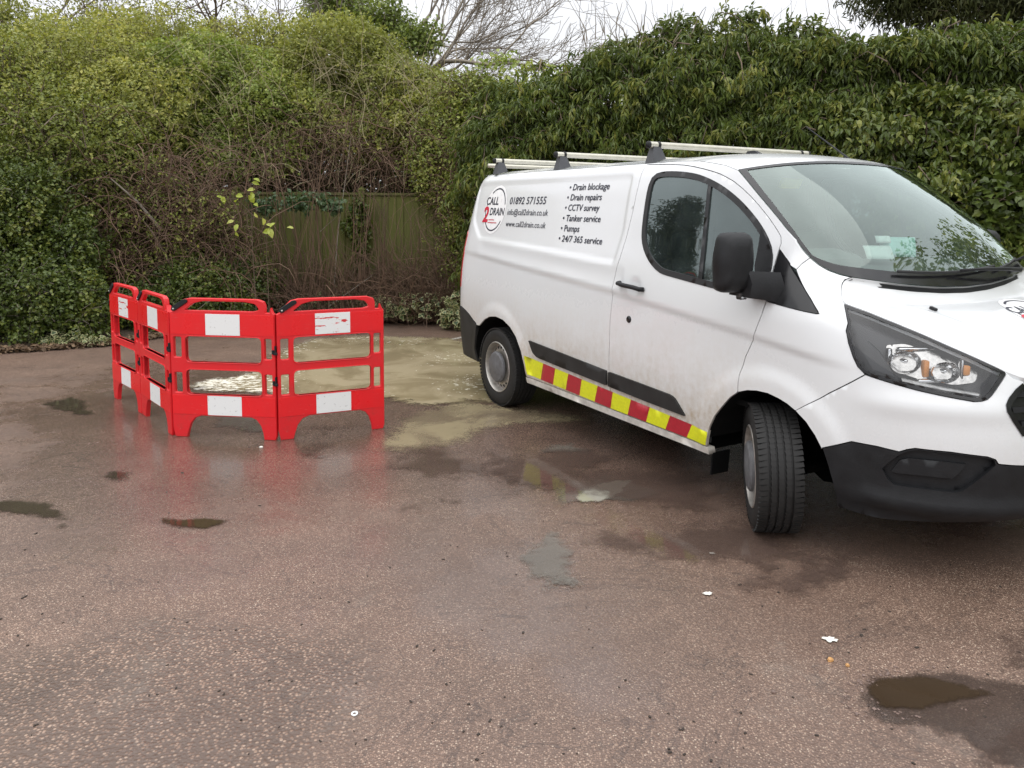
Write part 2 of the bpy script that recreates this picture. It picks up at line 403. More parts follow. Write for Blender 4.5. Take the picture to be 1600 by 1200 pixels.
UZ['head']=[(3.461,1.216),(3.6,1.183),(3.717,1.143),(3.814,1.102),(3.904,1.056),(3.995,1.01),(4.074,0.968),(4.097,0.954),(4.093,0.943),(4.03,0.899),(3.982,0.862),(3.958,0.847),(3.931,0.84),(3.897,0.838),(3.793,0.853),(3.676,0.872),(3.58,0.891),(3.488,0.911),(3.459,0.926),(3.439,0.947),(3.428,0.987),(3.424,1.043),(3.433,1.098),(3.459,1.132),(3.462,1.172)]
UZ['farch']=[(2.499,0.391),(2.529,0.461),(2.571,0.533),(2.619,0.59),(2.678,0.656),(2.734,0.699),(2.798,0.722),(2.861,0.733),(2.931,0.735),(3.001,0.724),(3.053,0.71),(3.103,0.687),(3.162,0.648),(3.211,0.596),(3.25,0.535),(3.278,0.466),(3.297,0.402),(3.312,0.336),(3.32,0.27)]
UZ['bumpseam']=[(3.103,0.69),(3.28,0.806),(3.466,0.916)]
UZ['bumpblack']=[(3.25,0.545),(3.378,0.604),(3.486,0.605),(3.575,0.597),(3.606,0.612),(3.638,0.622),(3.775,0.621),(3.921,0.608),(3.955,0.596),(3.966,0.577),(4.023,0.571),(4.083,0.567)]
UZ['bumpbot']=[(3.32,0.27),(3.424,0.265),(3.499,0.262),(3.587,0.269),(3.672,0.279),(3.778,0.29),(3.875,0.301),(4.002,0.316),(4.123,0.329)]
UZ['fog']=[(3.509,0.506),(3.532,0.537),(3.575,0.58),(3.608,0.602),(3.65,0.614),(3.775,0.613),(3.912,0.601),(3.947,0.592),(3.952,0.573),(3.886,0.513),(3.82,0.454),(3.788,0.446),(3.664,0.447),(3.559,0.445),(3.533,0.464)]
UZ['fogin']=[(3.54,0.501),(3.575,0.56),(3.613,0.575),(3.735,0.577),(3.84,0.572),(3.81,0.528),(3.783,0.5),(3.662,0.5),(3.563,0.494)]
UZ['grille']=[(4.16,0.897),(4.112,0.876),(4.064,0.844),(4.042,0.822),(4.039,0.801),(4.055,0.764),(4.092,0.697)]
UZ['bonfront']=[(4.097,0.955),(4.106,0.93),(4.168,0.909)]
UZ['recess']=[(1.591,1.856),(1.575,1.871),(1.544,1.876),(0.655,1.873),(-0.491,1.874),(-0.67,1.866),(-0.745,1.839),(-0.655,1.53),(-0.602,1.488),(-0.456,1.383),(-0.405,1.37),(0.716,1.326),(1.492,1.285),(1.576,1.284),(1.59,1.304),(1.621,1.506)]
UZ['ledge']=[(-0.448,1.368),(-0.329,1.268),(-0.187,1.225),(0.854,1.171),(1.6,1.123)]
UZ['mouldr']=[(0.577,0.64),(1.134,0.615),(1.582,0.594),(1.577,0.491),(1.127,0.506),(0.702,0.523),(0.638,0.549)]
UZ['mouldf']=[(1.6,0.592),(1.915,0.582),(2.202,0.571),(2.242,0.558),(2.284,0.517),(2.33,0.468),(1.972,0.476),(1.591,0.49)]
UZ['stripetop']=[(0.508,0.511),(0.773,0.501),(0.94,0.484),(1.111,0.478),(1.279,0.467),(1.465,0.461),(1.633,0.458),(1.82,0.446),(2.003,0.449),(2.188,0.435),(2.373,0.428),(2.486,0.435)]
UZ['stripebot']=[(0.522,0.349),(0.705,0.36),(0.878,0.358),(1.047,0.351),(1.222,0.344),(1.401,0.344),(1.581,0.343),(1.762,0.338),(1.945,0.337),(2.125,0.33),(2.309,0.33),(2.483,0.327)]
UZ['sillbot']=[(0.513,0.291),(1.625,0.292),(2.51,0.294)]
UZ['rarch']=[(-0.393,0.322),(-0.402,0.407),(-0.357,0.529),(-0.279,0.631),(-0.168,0.699),(-0.065,0.737),(0.057,0.753),(0.184,0.743),(0.302,0.702),(0.392,0.638),(0.464,0.538),(0.5,0.432),(0.516,0.323)]
UZ['rbump']=[(-0.677,0.744),(-0.596,0.725),(-0.518,0.7),(-0.43,0.657),(-0.338,0.628)]
UZ['handle']=[(1.668,1.193),(1.928,1.17),(1.927,1.143),(1.682,1.16)]
UZ['lock']=[(1.786,0.956)]
UZ['cup']=[(1.827,1.177)]
UZ['tail']=[(-0.709,1.295),(-0.716,0.975)]
UZ['div']=[(2.293,1.807),(2.326,1.799),(2.41,1.258),(2.375,1.258)]
UZ['phone']=[(-0.019,1.734),(0.567,1.738),(0.591,1.68),(0.023,1.67)]
UZ['info']=[(-0.022,1.644),(0.638,1.632),(0.65,1.579),(0.007,1.581)]
UZ['www']=[(-0.005,1.544),(0.642,1.531),(0.649,1.488),(0.025,1.489)]
UZ['l1']=[(0.864,1.819),(1.347,1.818),(1.367,1.76)]
UZ['l2']=[(0.856,1.747),(1.287,1.739),(1.297,1.692)]
UZ['l3']=[(0.852,1.672),(1.288,1.666),(1.295,1.618)]
UZ['l4']=[(0.856,1.596),(1.326,1.592),(1.337,1.55)]
UZ['l5']=[(0.852,1.526),(1.099,1.52),(1.106,1.478)]
UZ['l6']=[(0.86,1.449),(1.395,1.444),(1.407,1.402)]
UZ['logo']=[(-0.428,1.626),(-0.069,1.617),(-0.324,1.814),(-0.223,1.448)]
UZ['logotext']=[(-0.457,1.732),(-0.211,1.733),(-0.193,1.671),(-0.425,1.671),(-0.344,1.643),(-0.079,1.638),(-0.068,1.591),(-0.327,1.582)]
UZ['recess'] = [tuple(p) for p in round_poly(UZ['recess'], .02, 2)]
def disp(u, x, z):
    d = np.zeros(np.broadcast(u, z).shape)
    c = np.interp(u, [-1, -.25, 1.585, 2.80, 3.45], [1.27, 1.238, 1.126, 1.013, .945]); t = c-z
    k = sst(-1.0, -.3, u)*(1-sst(3.1, 3.5, u))
    d -= .014*k*sst(0, .03, t)*(1-sst(.10, .45, t))
    d -= .012*(1-sst(-.024, .0, poly_sd(u, z, UZ['recess'])))
    # dished ledge under the recess
    l = (u > -.46) & (u < 1.7); zt = np.interp(u, [-.45, 1.6], [1.372, 1.28]); q = np.clip((zt-z)/(zt-c+1e-6), 0, 1)
    d += np.where(l, -.007*np.sin(np.pi*q)*sst(-.45, -.3, u), 0)
    for xa, sc in ((0.05, 1.), (2.915, 1.)):
        r = np.hypot(x-xa, z-.33); d += .016*sc*(1-sst(.46, .55, r))*sst(.25, .4, z)*(1-sst(3.3, 3.45, u))
    # front corner: swage running from the arch into the bumper
    d += .012*sst(3.3, 3.6, u)*np.exp(-((z-.80)/.05)**2)*(1-sst(4.0, 4.2, u))
    # lower bumper lip
    d += sst(3.3, 3.5, u)*(.022*np.exp(-((z-.36)/.045)**2)-.014*np.exp(-((z-.29)/.03)**2))
    # shallow cup behind the door handle
    d -= .010*(1-sst(.03, .062, np.hypot((u-1.83)*.85, (z-1.165))))
    return d
def S(u, z, off=0.):
    u = np.asarray(u, float); z = np.asarray(z, float); u, z = np.broadcast_arrays(u, z)
    f = u > X1; r = u < X0
    w = W0(z)-.05*sst(.4, -1.3, u)-.055*np.clip((u-2.3)/.75, 0, 1.6)**2*sst(1.1, 1.45, z)
    ex = np.where(f, np.interp(u-X1, SF, EXF), np.where(r, np.interp(X0-u, SR, EXR), 0))
    ey = np.where(f, np.interp(u-X1, SF, EYF), np.where(r, np.interp(X0-u, SR, EYR), 1))
    x = np.where(f, X1+ex*(XF(z)-X1), np.where(r, X0+ex*(XR(z)-X0), u))
    dp = disp(u, x, z)
    y = -(w*ey+(dp+off)*np.where(f | r, ey**.5, 1))
    x = x+np.where(f, (off+dp*sst(3.2, 3.5, u))*ex, np.where(r, -off*ex, 0))
    return np.stack([x, y, z], -1)
def mirY(V): V = np.array(V, float); V[:, 1] *= -1; return V

VAN = empty('delivery_van', (.7055, 6.7808, 0), math.radians(-60.7672))
tag(VAN, 'white panel van with red and yellow sill stripes, front wheels turned', 'van')

def panel_geo(loops, step=.03, off=0., flange=.018, gap=.0025, grid=True):
    L = [inset(densify(loops[0], step), gap)]+[inset(densify(h, step), -gap) for h in loops[1:]]
    if area2(L[0]) < 0: L[0] = L[0][::-1]
    V2, T = cdt(L, step if grid else 0)
    V = S(V2[:, 0], V2[:, 1], off); F = [tuple(t) for t in T]; V = list(map(tuple, V))
    if flange:
        for l in L:
            o = len(V); n = len(l)
            V += list(map(tuple, S(l[:, 0], l[:, 1], off)))+list(map(tuple, S(l[:, 0], l[:, 1], off-flange)))
            for i in range(n): j = (i+1) % n; F.append((o+i, o+n+i, o+n+j, o+j))
    return np.array(V), F
def panel(name, loops, mat, parent=VAN, mode='pair', **kw):
    V, F = panel_geo(loops, **kw); Fm = [f[::-1] for f in F]
    if mode == 'join':
        n = len(V); V[np.abs(V[:, 1]) < .012, 1] = 0
        o = mobj(name, np.concatenate([V, mirY(V)]), F+[tuple(i+n for i in f) for f in Fm], mat, parent)
        bm = bmesh.new(); bm.from_mesh(o.data); bmesh.ops.remove_doubles(bm, verts=[v for v in bm.verts if abs(v.co.y) < 1e-4], dist=.004); bm.to_mesh(o.data); bm.free()
        o.data.polygons.foreach_set('use_smooth', [True]*len(o.data.polygons)); return o
    o = mobj(name, V, F, mat, parent)
    if mode == 'pair': 
        o2 = mobj(name, mirY(V), Fm, mat, parent); return o, o2
    return o
def strip(name, line, w, off, mat, parent=VAN, both=True):
    p = densify(line, .03, False); t = np.gradient(p, axis=0); t /= np.linalg.norm(t, axis=1)[:, None]; nn = np.stack([-t[:, 1], t[:, 0]], 1)
    a = p+nn*w/2; b = p-nn*w/2; V = np.concatenate([S(a[:, 0], a[:, 1], off), S(b[:, 0], b[:, 1], off)]); n = len(p)
    F = [(i, i+1, n+i+1, n+i) for i in range(n-1)]
    if both: mobj(name, mirY(V), [f[::-1] for f in F], mat, parent)
    return mobj(name, V, F, mat, parent)

def ztop(x): return np.interp(x, [-2, 1.95, 2.15, 2.3, 2.4, 2.493], [1.935, 1.935, 1.926, 1.905, 1.887, 1.859])
fa = UZ['farch']; ra = UZ['rarch']
rail = [(x, float(ztop(x))) for x in (2.4, 2.3, 2.15, 1.95, 1.664)]
cargo = [(1.618, .338)]+UZ['bseam'][::-1][1:]+[(1.664, 1.935), (-.80, 1.935), (-.80, .752)]+UZ['rbump']+ra[3:]+[(.52, .338)]
cargo = [p for i, p in enumerate(cargo)]
body_r, body_l = panel('side_panel', [cargo], M['paint'], step=.022)
door_loop = [(1.618, .338), (2.49, .338)]+fa[1:6]+UZ['doorfront'][::-1][1:]+UZ['doortop'][::-1][1:]+UZ['bseam'][1:-1]
DOOR = panel('front_door', [door_loop, UZ['window']], M['paint'], step=.022)
pillar = UZ['doortop']+UZ['trim'][1:3]+[(3.045, 1.354)]+UZ['hlseam'][::-1][1:]+UZ['wsedge'][::-1][1:]+rail
panel('windscreen_pillar', [pillar], M['paint'], step=.02)
fender = [UZ['trim'][12]]+UZ['doorfront'][6:]+fa[6:12]+UZ['bumpseam'][1:]+UZ['head'][18:]+UZ['head'][:1]+UZ['shut'][::-1][1:]+UZ['wscorner'][::-1][1:]+UZ['hlseam'][1:]+UZ['trim'][4:12]
panel('front_wing', [fender], M['paint'], step=.02)
gr = UZ['grille']
bump = UZ['bumpseam']+UZ['head'][7:18][::-1]+[(4.12, .928), (4.168, .912)]+gr[:]+[(4.13, .63), (UEND, .62), (UEND, .565)]+UZ['bumpblack'][::-1]+fa[11:15][::-1]
panel('front_bumper', [bump], M['paint'], mode='join', step=.022)
bblack = UZ['bumpblack']+[(UEND, .562), (UEND, .345)]+UZ['bumpbot'][::-1]+fa[15:18][::-1]
lowb = panel('lower_bumper', [bblack, UZ['fog']], M['black_plastic'], mode='join', step=.025, flange=.03)
panel('fog_lamp_recess', [UZ['fog'], UZ['fogin']], M['black_plastic'], parent=lowb, step=.02, off=-.022, flange=0, gap=-.004)
panel('fog_lamp_blank', [UZ['fogin']], M['black_plastic'], parent=lowb, step=.03, off=-.008, flange=.02)
gl = gr+[(4.13, .63), (UEND, .62), (UEND, .90), (4.168, .905)]
GR = panel('grille', [gl], M['gloss_black'], mode='join', step=.04, off=-.03, flange=0, gap=-.01)
for zz in (.68, .74, .80, .86):
    strip('grille_bar', [(4.06+abs(zz-.81)*.5, zz), (UEND, zz)], .022, -.008, M['black_plastic'], parent=GR)
strip('grille_rim', gr, .022, .004, M['gloss_black'], parent=GR)
rearp = [(-.80, .752), (-.80, 1.93), (UREAR, 1.93), (UREAR, .60), (-.9, .60), (-.80, .70)]
panel('rear_door', [rearp], M['paint'], step=.05)
rb = [(-.80, .745)]+UZ['rbump']+[(-.357, .529), (-.402, .407), (-.393, .322), (-.38, .29), (UREAR, .32), (UREAR, .595), (-.92, .60), (-.83, .70)]
panel('rear_bumper', [rb], M['dirty_black'], mode='join', step=.03, off=.006, flange=.03)
panel('tail_lamp', [round_poly([(-.735, .92), (-.735, 1.42), (-.95, 1.46), (-.98, .9)], .03)], M['tail_red'], step=.03, off=.006, flange=.012)
panel('wing_trim', [UZ['trim']], M['gloss_black'], step=.03, off=.003, flange=.012)
# black backing strips that stand in for the shade in every shut line
strip('door_gap_shade', UZ['bseam'], .03, -.012, M['rubber'])
strip('door_gap_shade', UZ['doortop'], .03, -.012, M['rubber'])
strip('door_gap_shade', UZ['doorfront'][5:], .03, -.012, M['rubber'])
strip('wing_gap_shade', UZ['bumpseam'], .02, -.008, M['rubber'])
strip('bonnet_gap_shade', UZ['shut'], .02, -.010, M['rubber'])
# sill rail below the doors
V, F = panel_geo([[(.505, .288), (2.505, .291), (2.505, .336), (.505, .336)]], step=.06, off=.004, flange=.05)
mobj('sill', V, F, M['sill'], VAN); mobj('sill', mirY(V), [f[::-1] for f in F], M['sill'], VAN)
# side mouldings
panel('side_moulding', [round_poly(UZ['mouldr'], .012, 2)], M['dirty_black'], step=.05, off=.014, flange=.018)
panel('side_moulding', [round_poly(UZ['mouldf'], .012, 2)], M['dirty_black'], step=.05, off=.014, flange=.018)
# red and yellow reflective stripe cells
st, sb = UZ['stripetop'], UZ['stripebot']
zt = np.polyfit([p[0] for p in st[1:]], [p[1] for p in st[1:]], 1); zb = np.polyfit([p[0] for p in sb[1:]], [p[1] for p in sb[1:]], 1)
for i in range(11):
    def tp(k): return (st[k][0], float(np.polyval(zt, st[k][0])) if k else .505)
    def bp(k): return (sb[k][0]+.012, max(float(np.polyval(zb, sb[k][0])), .3425))
    q = [bp(i), bp(i+1), tp(i+1), tp(i)]
    if i == 10: q = [bp(10), (2.484, .3425), (2.505, .40), (2.51, tp(11)[1]), tp(10)]
    for s in (1, -1):
        V, F = panel_geo([q], step=.04, off=.0022, flange=0, gap=-.0004)
        if s < 0: V = mirY(V); F = [f[::-1] for f in F]
        mobj('stripe_cell', V, F, M['hi_yellow' if i % 2 == 0 else 'hi_red'], VAN)
# side windows
wo = densify(UZ['window'], .025)
for _ in range(6): wo = (np.roll(wo, 1, 0)+2*wo+np.roll(wo, -1, 0))/4
wo = inset(wo[::2], -.004)
SW = panel('side_window', [inset(wo, .018)], M['side_glass'], step=.05, off=-.006, flange=0)
for s, own in zip((1, -1), SW):
    V, F = panel_geo([inset(wo, -.012), inset(wo, .026)], step=.03, off=.003, flange=.012)
    V2, F2 = panel_geo([[UZ['div'][0], UZ['div'][1], UZ['div'][2], UZ['div'][3]]], step=.04, off=.002, flange=.01)
    V3, F3 = panel_geo([[(2.735, 1.555), (2.745, 1.36), (2.80, 1.205), (2.847, 1.21), (2.85, 1.3), (2.842, 1.39), (2.83, 1.437), (2.80, 1.48)]], step=.03, off=.004, flange=.012)
    for nm, v, f, m in (('window_frame', V, F, 'rubber'), ('window_divider', V2, F2, 'gloss_black'), ('mirror_sail', V3, F3, 'black_plastic')):
        if s < 0: v = mirY(v); f = [t[::-1] for t in f]
        mobj(nm, v, f, M[m], own)

# ---- roof, windscreen, bonnet as patches between measured edges
def grid_obj(name, P, mat, parent=VAN, smooth=True):
    n, m = P.shape[:2]; idx = np.arange(n*m).reshape(n, m)
    F = np.stack([idx[:-1, :-1], idx[:-1, 1:], idx[1:, 1:], idx[1:, :-1]], -1).reshape(-1, 4)
    return mobj(name, P.reshape(-1, 3), F, mat, parent, smooth)
def roof_pt(s, v):
    xe = 2.493+.13*(1-v*v); xr = -.82-.05*(1-v**2); x = xr+(xe-xr)*s; xs = np.clip(-.82+(2.493+.82)*s, -.8, 2.493)
    e = S(xs, ztop(xs)); w = -e[..., 1]
    zz = ztop(xs)+.062*(1-np.abs(v)**2.5)*(1-.35*sst(.0, .06, .06-s))
    zz = zz+.004*np.cos(v*w*2*np.pi/.27)*sst(.05, .1, s)*(1-sst(.72, .8, s))*(1-sst(.7, .85, np.abs(v)))
    return np.stack([x, v*w, zz], -1)
s_, v_ = np.meshgrid(np.linspace(0, 1, 70), np.linspace(-1, 1, 81), indexing='ij')
grid_obj('roof', roof_pt(s_, v_)[:, ::-1], M['paint'])
def resample(P, n):
    P = np.asarray(P); d = np.concatenate([[0], np.cumsum(np.linalg.norm(np.diff(P, axis=0), axis=1))]); d /= d[-1]
    t = np.linspace(0, 1, n); return np.stack([np.interp(t, d, P[:, k]) for k in range(3)], 1)
def smooth_curve(P, n, it=2):
    Q = resample(P, n)
    for _ in range(it): Q[1:-1] = (Q[:-2]+2*Q[1:-1]+Q[2:])/4
    return Q
def uz3(L, off=0.): a = np.array(L); return S(a[:, 0], a[:, 1], off)
def full(P):  # half curve from near edge to the centre -> whole curve
    P = np.asarray(P); return np.concatenate([P, mirY(P)[::-1][1:]])
def coons(T, B, Lf, Rg):
    n, m = len(Lf), len(T); s = np.linspace(0, 1, n)[:, None, None]; v = np.linspace(0, 1, m)[None, :, None]
    A = (1-s)*T[None]+s*B[None]; D = (1-v)*Lf[:, None]+v*Rg[:, None]
    X = (1-s)*(1-v)*T[0]+(1-s)*v*T[-1]+s*(1-v)*B[0]+s*v*B[-1]
    return A+D-X
NS, NV = 41, 81
vv = np.linspace(-1, 1, NV)
Tc = roof_pt(np.ones(NV), vv)
wl_ = smooth_curve(uz3(UZ['wsedge']), NS, 60); wl_[0] = Tc[0]
bc = uz3(UZ['wscorner']); bc_half = np.concatenate([bc, [[3.265, -.5, 1.292], [3.295, -.25, 1.270], [3.305, 0, 1.262]]])
Bc = smooth_curve(full(bc_half), NV, 3); Bc[0] = wl_[-1]; Bc[-1] = mirY(wl_[-1:])[0]
WS = coons(Tc, Bc, wl_, mirY(wl_))
sg = np.linspace(0, 1, NS)[:, None]; vg = np.linspace(0, 1, NV)[None]
bul = np.sin(np.pi*sg)*np.sin(np.pi*vg)*.04
WS = WS+bul[..., None]*np.array([.55, 0, .83])
WSO = grid_obj('windscreen', WS[:, ::-1], M['windscreen'])
# black ceramic band round the glass
mask = np.zeros((NS-1, NV-1), bool); mask[:1] = True; mask[-3:] = True; mask[:, :2] = True; mask[:, -2:] = True
idx = np.arange(NS*NV).reshape(NS, NV)
F = np.stack([idx[:-1, :-1], idx[1:, :-1], idx[1:, 1:], idx[:-1, 1:]], -1)[mask]
mobj('ceramic_band', WS.reshape(-1, 3)+np.array([.002, 0, .003]), F, M['gloss_black'], WSO)
# sensor housing patch behind the mirror
V = [WS[i, j]+np.array([-.004, 0, -.006]) for i in range(1, 7) for j in range(35, 47)]
grid_obj('sensor_cover', np.array(V).reshape(6, 12, 3)[:, ::-1], M['lamp_dark'], WSO)

E_ = uz3(UZ['shut']+UZ['head'][1:8]); NE = 61
El = smooth_curve(E_, NE, 1)
rear_half = np.array([El[0], [3.245, -.6, 1.305], [3.280, -.4, 1.281], [3.305, -.2, 1.266], [3.315, 0, 1.261]])
fr_half = np.concatenate([El[-1:], uz3([(4.17, .925), (4.28, .914), (4.42, .906), (UEND, .903)])])
Rr = smooth_curve(full(rear_half), NV, 3); Fr = smooth_curve(full(fr_half), NV, 3)
Rr[0], Rr[-1], Fr[0], Fr[-1] = El[0], mirY(El[:1])[0], El[-1], mirY(El[-1:])[0]
BN = coons(Rr, Fr, El, mirY(El))
sg = np.linspace(0, 1, NE)[:, None]
BN[..., 2] += np.sin(np.pi*sg)**.8*(.045*np.sin(np.pi*vg)**.9)
cre = np.abs(np.abs(np.linspace(-1, 1, NV))[None]-(.42+.25*(1-sg)))        # two raised pressing lines
BN[..., 2] += .007*np.exp(-(cre/.05)**2)*np.sin(np.pi*sg)
BN[:, 0] += (BN[:, 1]-BN[:, 0])*.12; BN[:, -1] += (BN[:, -2]-BN[:, -1])*.12
BON = grid_obj('bonnet', BN[:, ::-1], M['paint'])
BON['label'] = 'short white bonnet with a round logo'
lip = np.concatenate([BN[:, 0], BN[-1, 1:-1], BN[::-1, -1]]); n = len(lip)
V = np.concatenate([lip, lip+np.array([-.012, 0, -.03])])
mobj('bonnet_lip', V, [(i, i+1, n+i+1, n+i) for i in range(n-1)], M['paint'], BON)
from mathutils.bvhtree import BVHTree
def bvh_of(o): me = o.data; return BVHTree.FromPolygons([v.co.copy() for v in me.vertices], [tuple(p.vertices) for p in me.polygons])
bvh_bon = bvh_of(BON)
def on_bonnet(x, y, h=.003):
    r = bvh_bon.ray_cast(Vector((x, y, 2)), Vector((0, 0, -1))); z = r[0].z if r[0] is not None else 1.1
    return (x, y, z+h)
# scuttle, wiper arms and blades, washer jet
mb = MB()
for k in range(NV-1):
    a, b = Bc[k], Bc[k+1]; c, d = Rr[k+1], Rr[k]; dn = np.array([0, 0, -.03])
    mb.add([a+dn*.3, b+dn*.3, c+dn, d+dn], [(0, 1, 2, 3)])
mb.build('scuttle', M['black_plastic'], VAN)
for (ya, yb, xa) in ((-.28, .42, 0), (.42, .95, 0)):
    yb = min(yb, .66)
    def wsp(s, y):
        j = int(np.clip(round((y/.80+1)/2*(NV-1)), 2, NV-3)); i = s*(NS-1); i0 = int(i); return Vector(WS[i0, j]*(1-(i-i0))+WS[min(i0+1, NS-1), j]*(i-i0))
    up = Vector((.02, 0, .022))
    arm = [wsp(1., yb)+up*1.6, wsp(.985, yb-.15)+up*2.4, wsp(.955, (ya+yb)/2+.05)+up*2.0, wsp(.94, (ya+yb)/2-.1)+up*1.6]
    w = MB().tube(arm, [.014, .011, .009, .006], 8).build('wiper_arm', M['black_plastic'], VAN, True)
    MB().tube([wsp(.945-.02*t, ya-.12+(yb-ya)*t*.95)+up*.9 for t in np.linspace(0, 1, 8)], .008, 6).build('wiper_blade', M['rubber'], w, True)
MB().box(on_bonnet(3.40, -.42, .008), (.035, .02, .014), Matrix.Rotation(.3, 4, 'Y'), .004).build('washer_jet', M['black_plastic'], VAN)
MB().box(on_bonnet(3.40, .42, .008), (.035, .02, .014), Matrix.Rotation(.3, 4, 'Y'), .004).build('washer_jet', M['black_plastic'], VAN)

# ---- headlamps
for s in (1, -1):
    fl = (lambda V: V) if s > 0 else mirY
    hl = densify(UZ['head'], .02)
    V, F = panel_geo([hl], step=.03, off=.002, flange=.0, gap=.004)
    H = mobj('headlamp', fl(V), F if s > 0 else [f[::-1] for f in F], M['lens'], VAN)
    V, F = panel_geo([hl], step=.03, off=-.075, flange=0, gap=.004)
    rim = inset(hl, .004); n = len(rim); o = len(V)
    V = np.concatenate([V, S(rim[:, 0], rim[:, 1], -.001), S(rim[:, 0], rim[:, 1], -.075)])
    F = F+[(o+i, o+(i+1) % n, o+n+(i+1) % n, o+n+i) for i in range(n)]
    mobj('housing', fl(V), F, M['lamp_dark'], H)
    V, F = panel_geo([inset(hl, .003), inset(hl, .016)], step=.03, off=.0045, flange=.008, gap=0)
    mobj('lamp_rim', fl(V), F, M['gloss_black'], H)
    V, F = panel_geo([round_poly([(3.585, .985), (3.60, 1.045), (3.70, 1.055), (3.80, 1.03), (3.93, .985), (3.985, .94), (3.95, .90), (3.85, .888), (3.70, .905), (3.61, .93)], .02, 3)], step=.02, off=-.05, flange=.02)
    mobj('reflector_bowl', fl(V), F, M['reflector'], H)
    tilt = Matrix.Rotation(math.radians(s*-28), 4, 'Z')
    def cup(name, uz, r, depth, mat, off=-.03, sq=1.0):
        c = S(uz[0], uz[1], off); mb = MB(); prof = [(r, 0), (r*.96, -depth*.25), (r*.8, -depth*.6), (r*.5, -depth*.88), (r*.12, -depth)]
        mb.lathe(prof, (0, 0, 0), 'x', 16)
        mb.V = [tuple(tilt @ Vector((v[0], v[1]*sq, v[2]))+Vector((c[0], s*c[1], c[2]))) for v in mb.V]
        return mb.build(name, mat, H, False)
    cup('main_reflector', (3.665, .982), .052, .065, M['chrome'], -.010, 1.35)
    cup('dip_reflector', (3.825, .948), .046, .06, M['chrome'], -.010, 1.35)
    for (uz, r) in (((3.665, .982), .016), ((3.825, .948), .015)):
        c = S(uz[0], uz[1], -.045); MB().lathe([(0.001, .012), (r*.4, .010), (r*.6, 0), (r*.6, -.02)], (c[0], s*c[1], c[2]), 'x', 14).build('bulb', M['chrome'], H, True)
    for (uz, sz, m) in (((3.742, .955), (.035, .026, .075), 'amber'), ((3.925, .952), (.03, .032, .045), 'amber'), ((3.70, 1.03), (.02, .05, .018), 'amber'), ((3.755, .905), (.03, .14, .018), 'chrome'), ((3.59, .985), (.03, .022, .10), 'chrome'), ((3.745, 1.035), (.03, .17, .014), 'chrome'), ((3.905, .955), (.03, .014, .09), 'chrome')):  # amber blocks serve as indicators and as orange reflections put into the chrome
        c = S(uz[0], uz[1], -.045); MB().box((c[0], s*c[1], c[2]), sz, tilt, .008).build('indicator_reflection' if m == 'amber' else 'reflector_facet', M[m], H, False, 40)
    V, F = panel_geo([[(3.62, .90), (3.80, .872), (3.93, .855), (3.94, .866), (3.80, .886), (3.62, .916)]], step=.03, off=-.012, flange=.02)
    mobj('running_light', fl(V), F, M['lamp_white'], H)
    V, F = panel_geo([[(3.475, 1.0), (3.50, .935), (3.60, .91), (3.585, .96), (3.56, 1.02), (3.52, 1.06)]], step=.05, off=-.03, flange=.02)
    mobj('side_marker', fl(V), F, M['lamp_dark'], H)

# ---- door handles, locks, mirrors
for s in (1, -1):
    fl = (lambda V: V) if s > 0 else mirY
    hp = [S(u, z, o) for u, z, o in ((1.68, 1.176, .004), (1.69, 1.175, .03), (1.75, 1.171, .04), (1.86, 1.164, .04), (1.915, 1.158, .03), (1.925, 1.157, .004))]
    MB().tube([Vector((p[0], s*p[1], p[2])) for p in hp], .0145, 8).build('door_handle', M['black_plastic'], DOOR[0 if s > 0 else 1], True)
    c = S(1.786, .956, .003); MB().lathe([(.0, -.004), (.018, -.004), (.022, 0), (.022, .01)], (c[0], s*c[1], c[2]), 'y', 20).build('deadlock', M['gloss_black'], DOOR[0 if s > 0 else 1], True)
    rim = densify(round_poly([(-.085, -.15), (.085, -.15), (.10, .02), (.085, .145), (-.07, .145), (-.095, .02)], .04, 4), .03)
    V = []; F = []; lay = [(-.050, .93), (-.040, 1.0), (.0, 1.02), (.035, .96), (.06, .80), (.072, .5)]
    n = len(rim)
    for (dx, k) in lay:
        for (a, b) in rim: V.append((dx*1.0+.0*a, a*k, b*k))
    for i in range(len(lay)-1):
        for k in range(n): F.append((i*n+k, i*n+(k+1) % n, (i+1)*n+(k+1) % n, (i+1)*n+k))
    F.append(tuple((len(lay)-1)*n+k for k in range(n)))
    R_ = Matrix.Rotation(math.radians(-12), 4, 'Z')
    V = np.array([tuple(R_ @ Vector(v)+Vector((2.778, -1.10, 1.383))) for v in V])
    MR = mobj('wing_mirror', fl(V), F, M['black_plastic'], VAN)
    g = inset(rim, .008); V = np.array([tuple(R_ @ Vector((-.046, a, b))+Vector((2.778, -1.10, 1.383))) for a, b in g])
    mobj('mirror_glass', fl(V), [tuple(range(len(V)))], M['chrome'], MR)
    a_ = [Vector((2.87, s*-.93, 1.265)), Vector((2.845, s*-1.0, 1.275)), Vector((2.80, s*-1.07, 1.28))]
    mb = MB(); 
    for p, q in zip(a_[:-1], a_[1:]): pass
    ring = [(-.075, -.07), (.07, -.075), (.085, .0), (.055, .065), (-.06, .06)]
    V = []; F = []
    for i, p in enumerate(a_):
        k = (1.1, 1.0, .95)[i]
        for (dx, dz) in ring: V.append((p.x+dx*k, p.y, p.z+dz*k))
    for i in range(2):
        for k in range(5): F.append((i*5+k, i*5+(k+1) % 5, i*5+5+(k+1) % 5, i*5+5+k))
    mb.add(V, F+[(10, 11, 12, 13, 14)]); mb.build('mirror_arm', M['black_plastic'], MR, False, 40)
    MB().box((2.805, s*-1.06, 1.215), (.035, .05, .04), None, .008).build('repeater_lamp', M['lens'], MR)

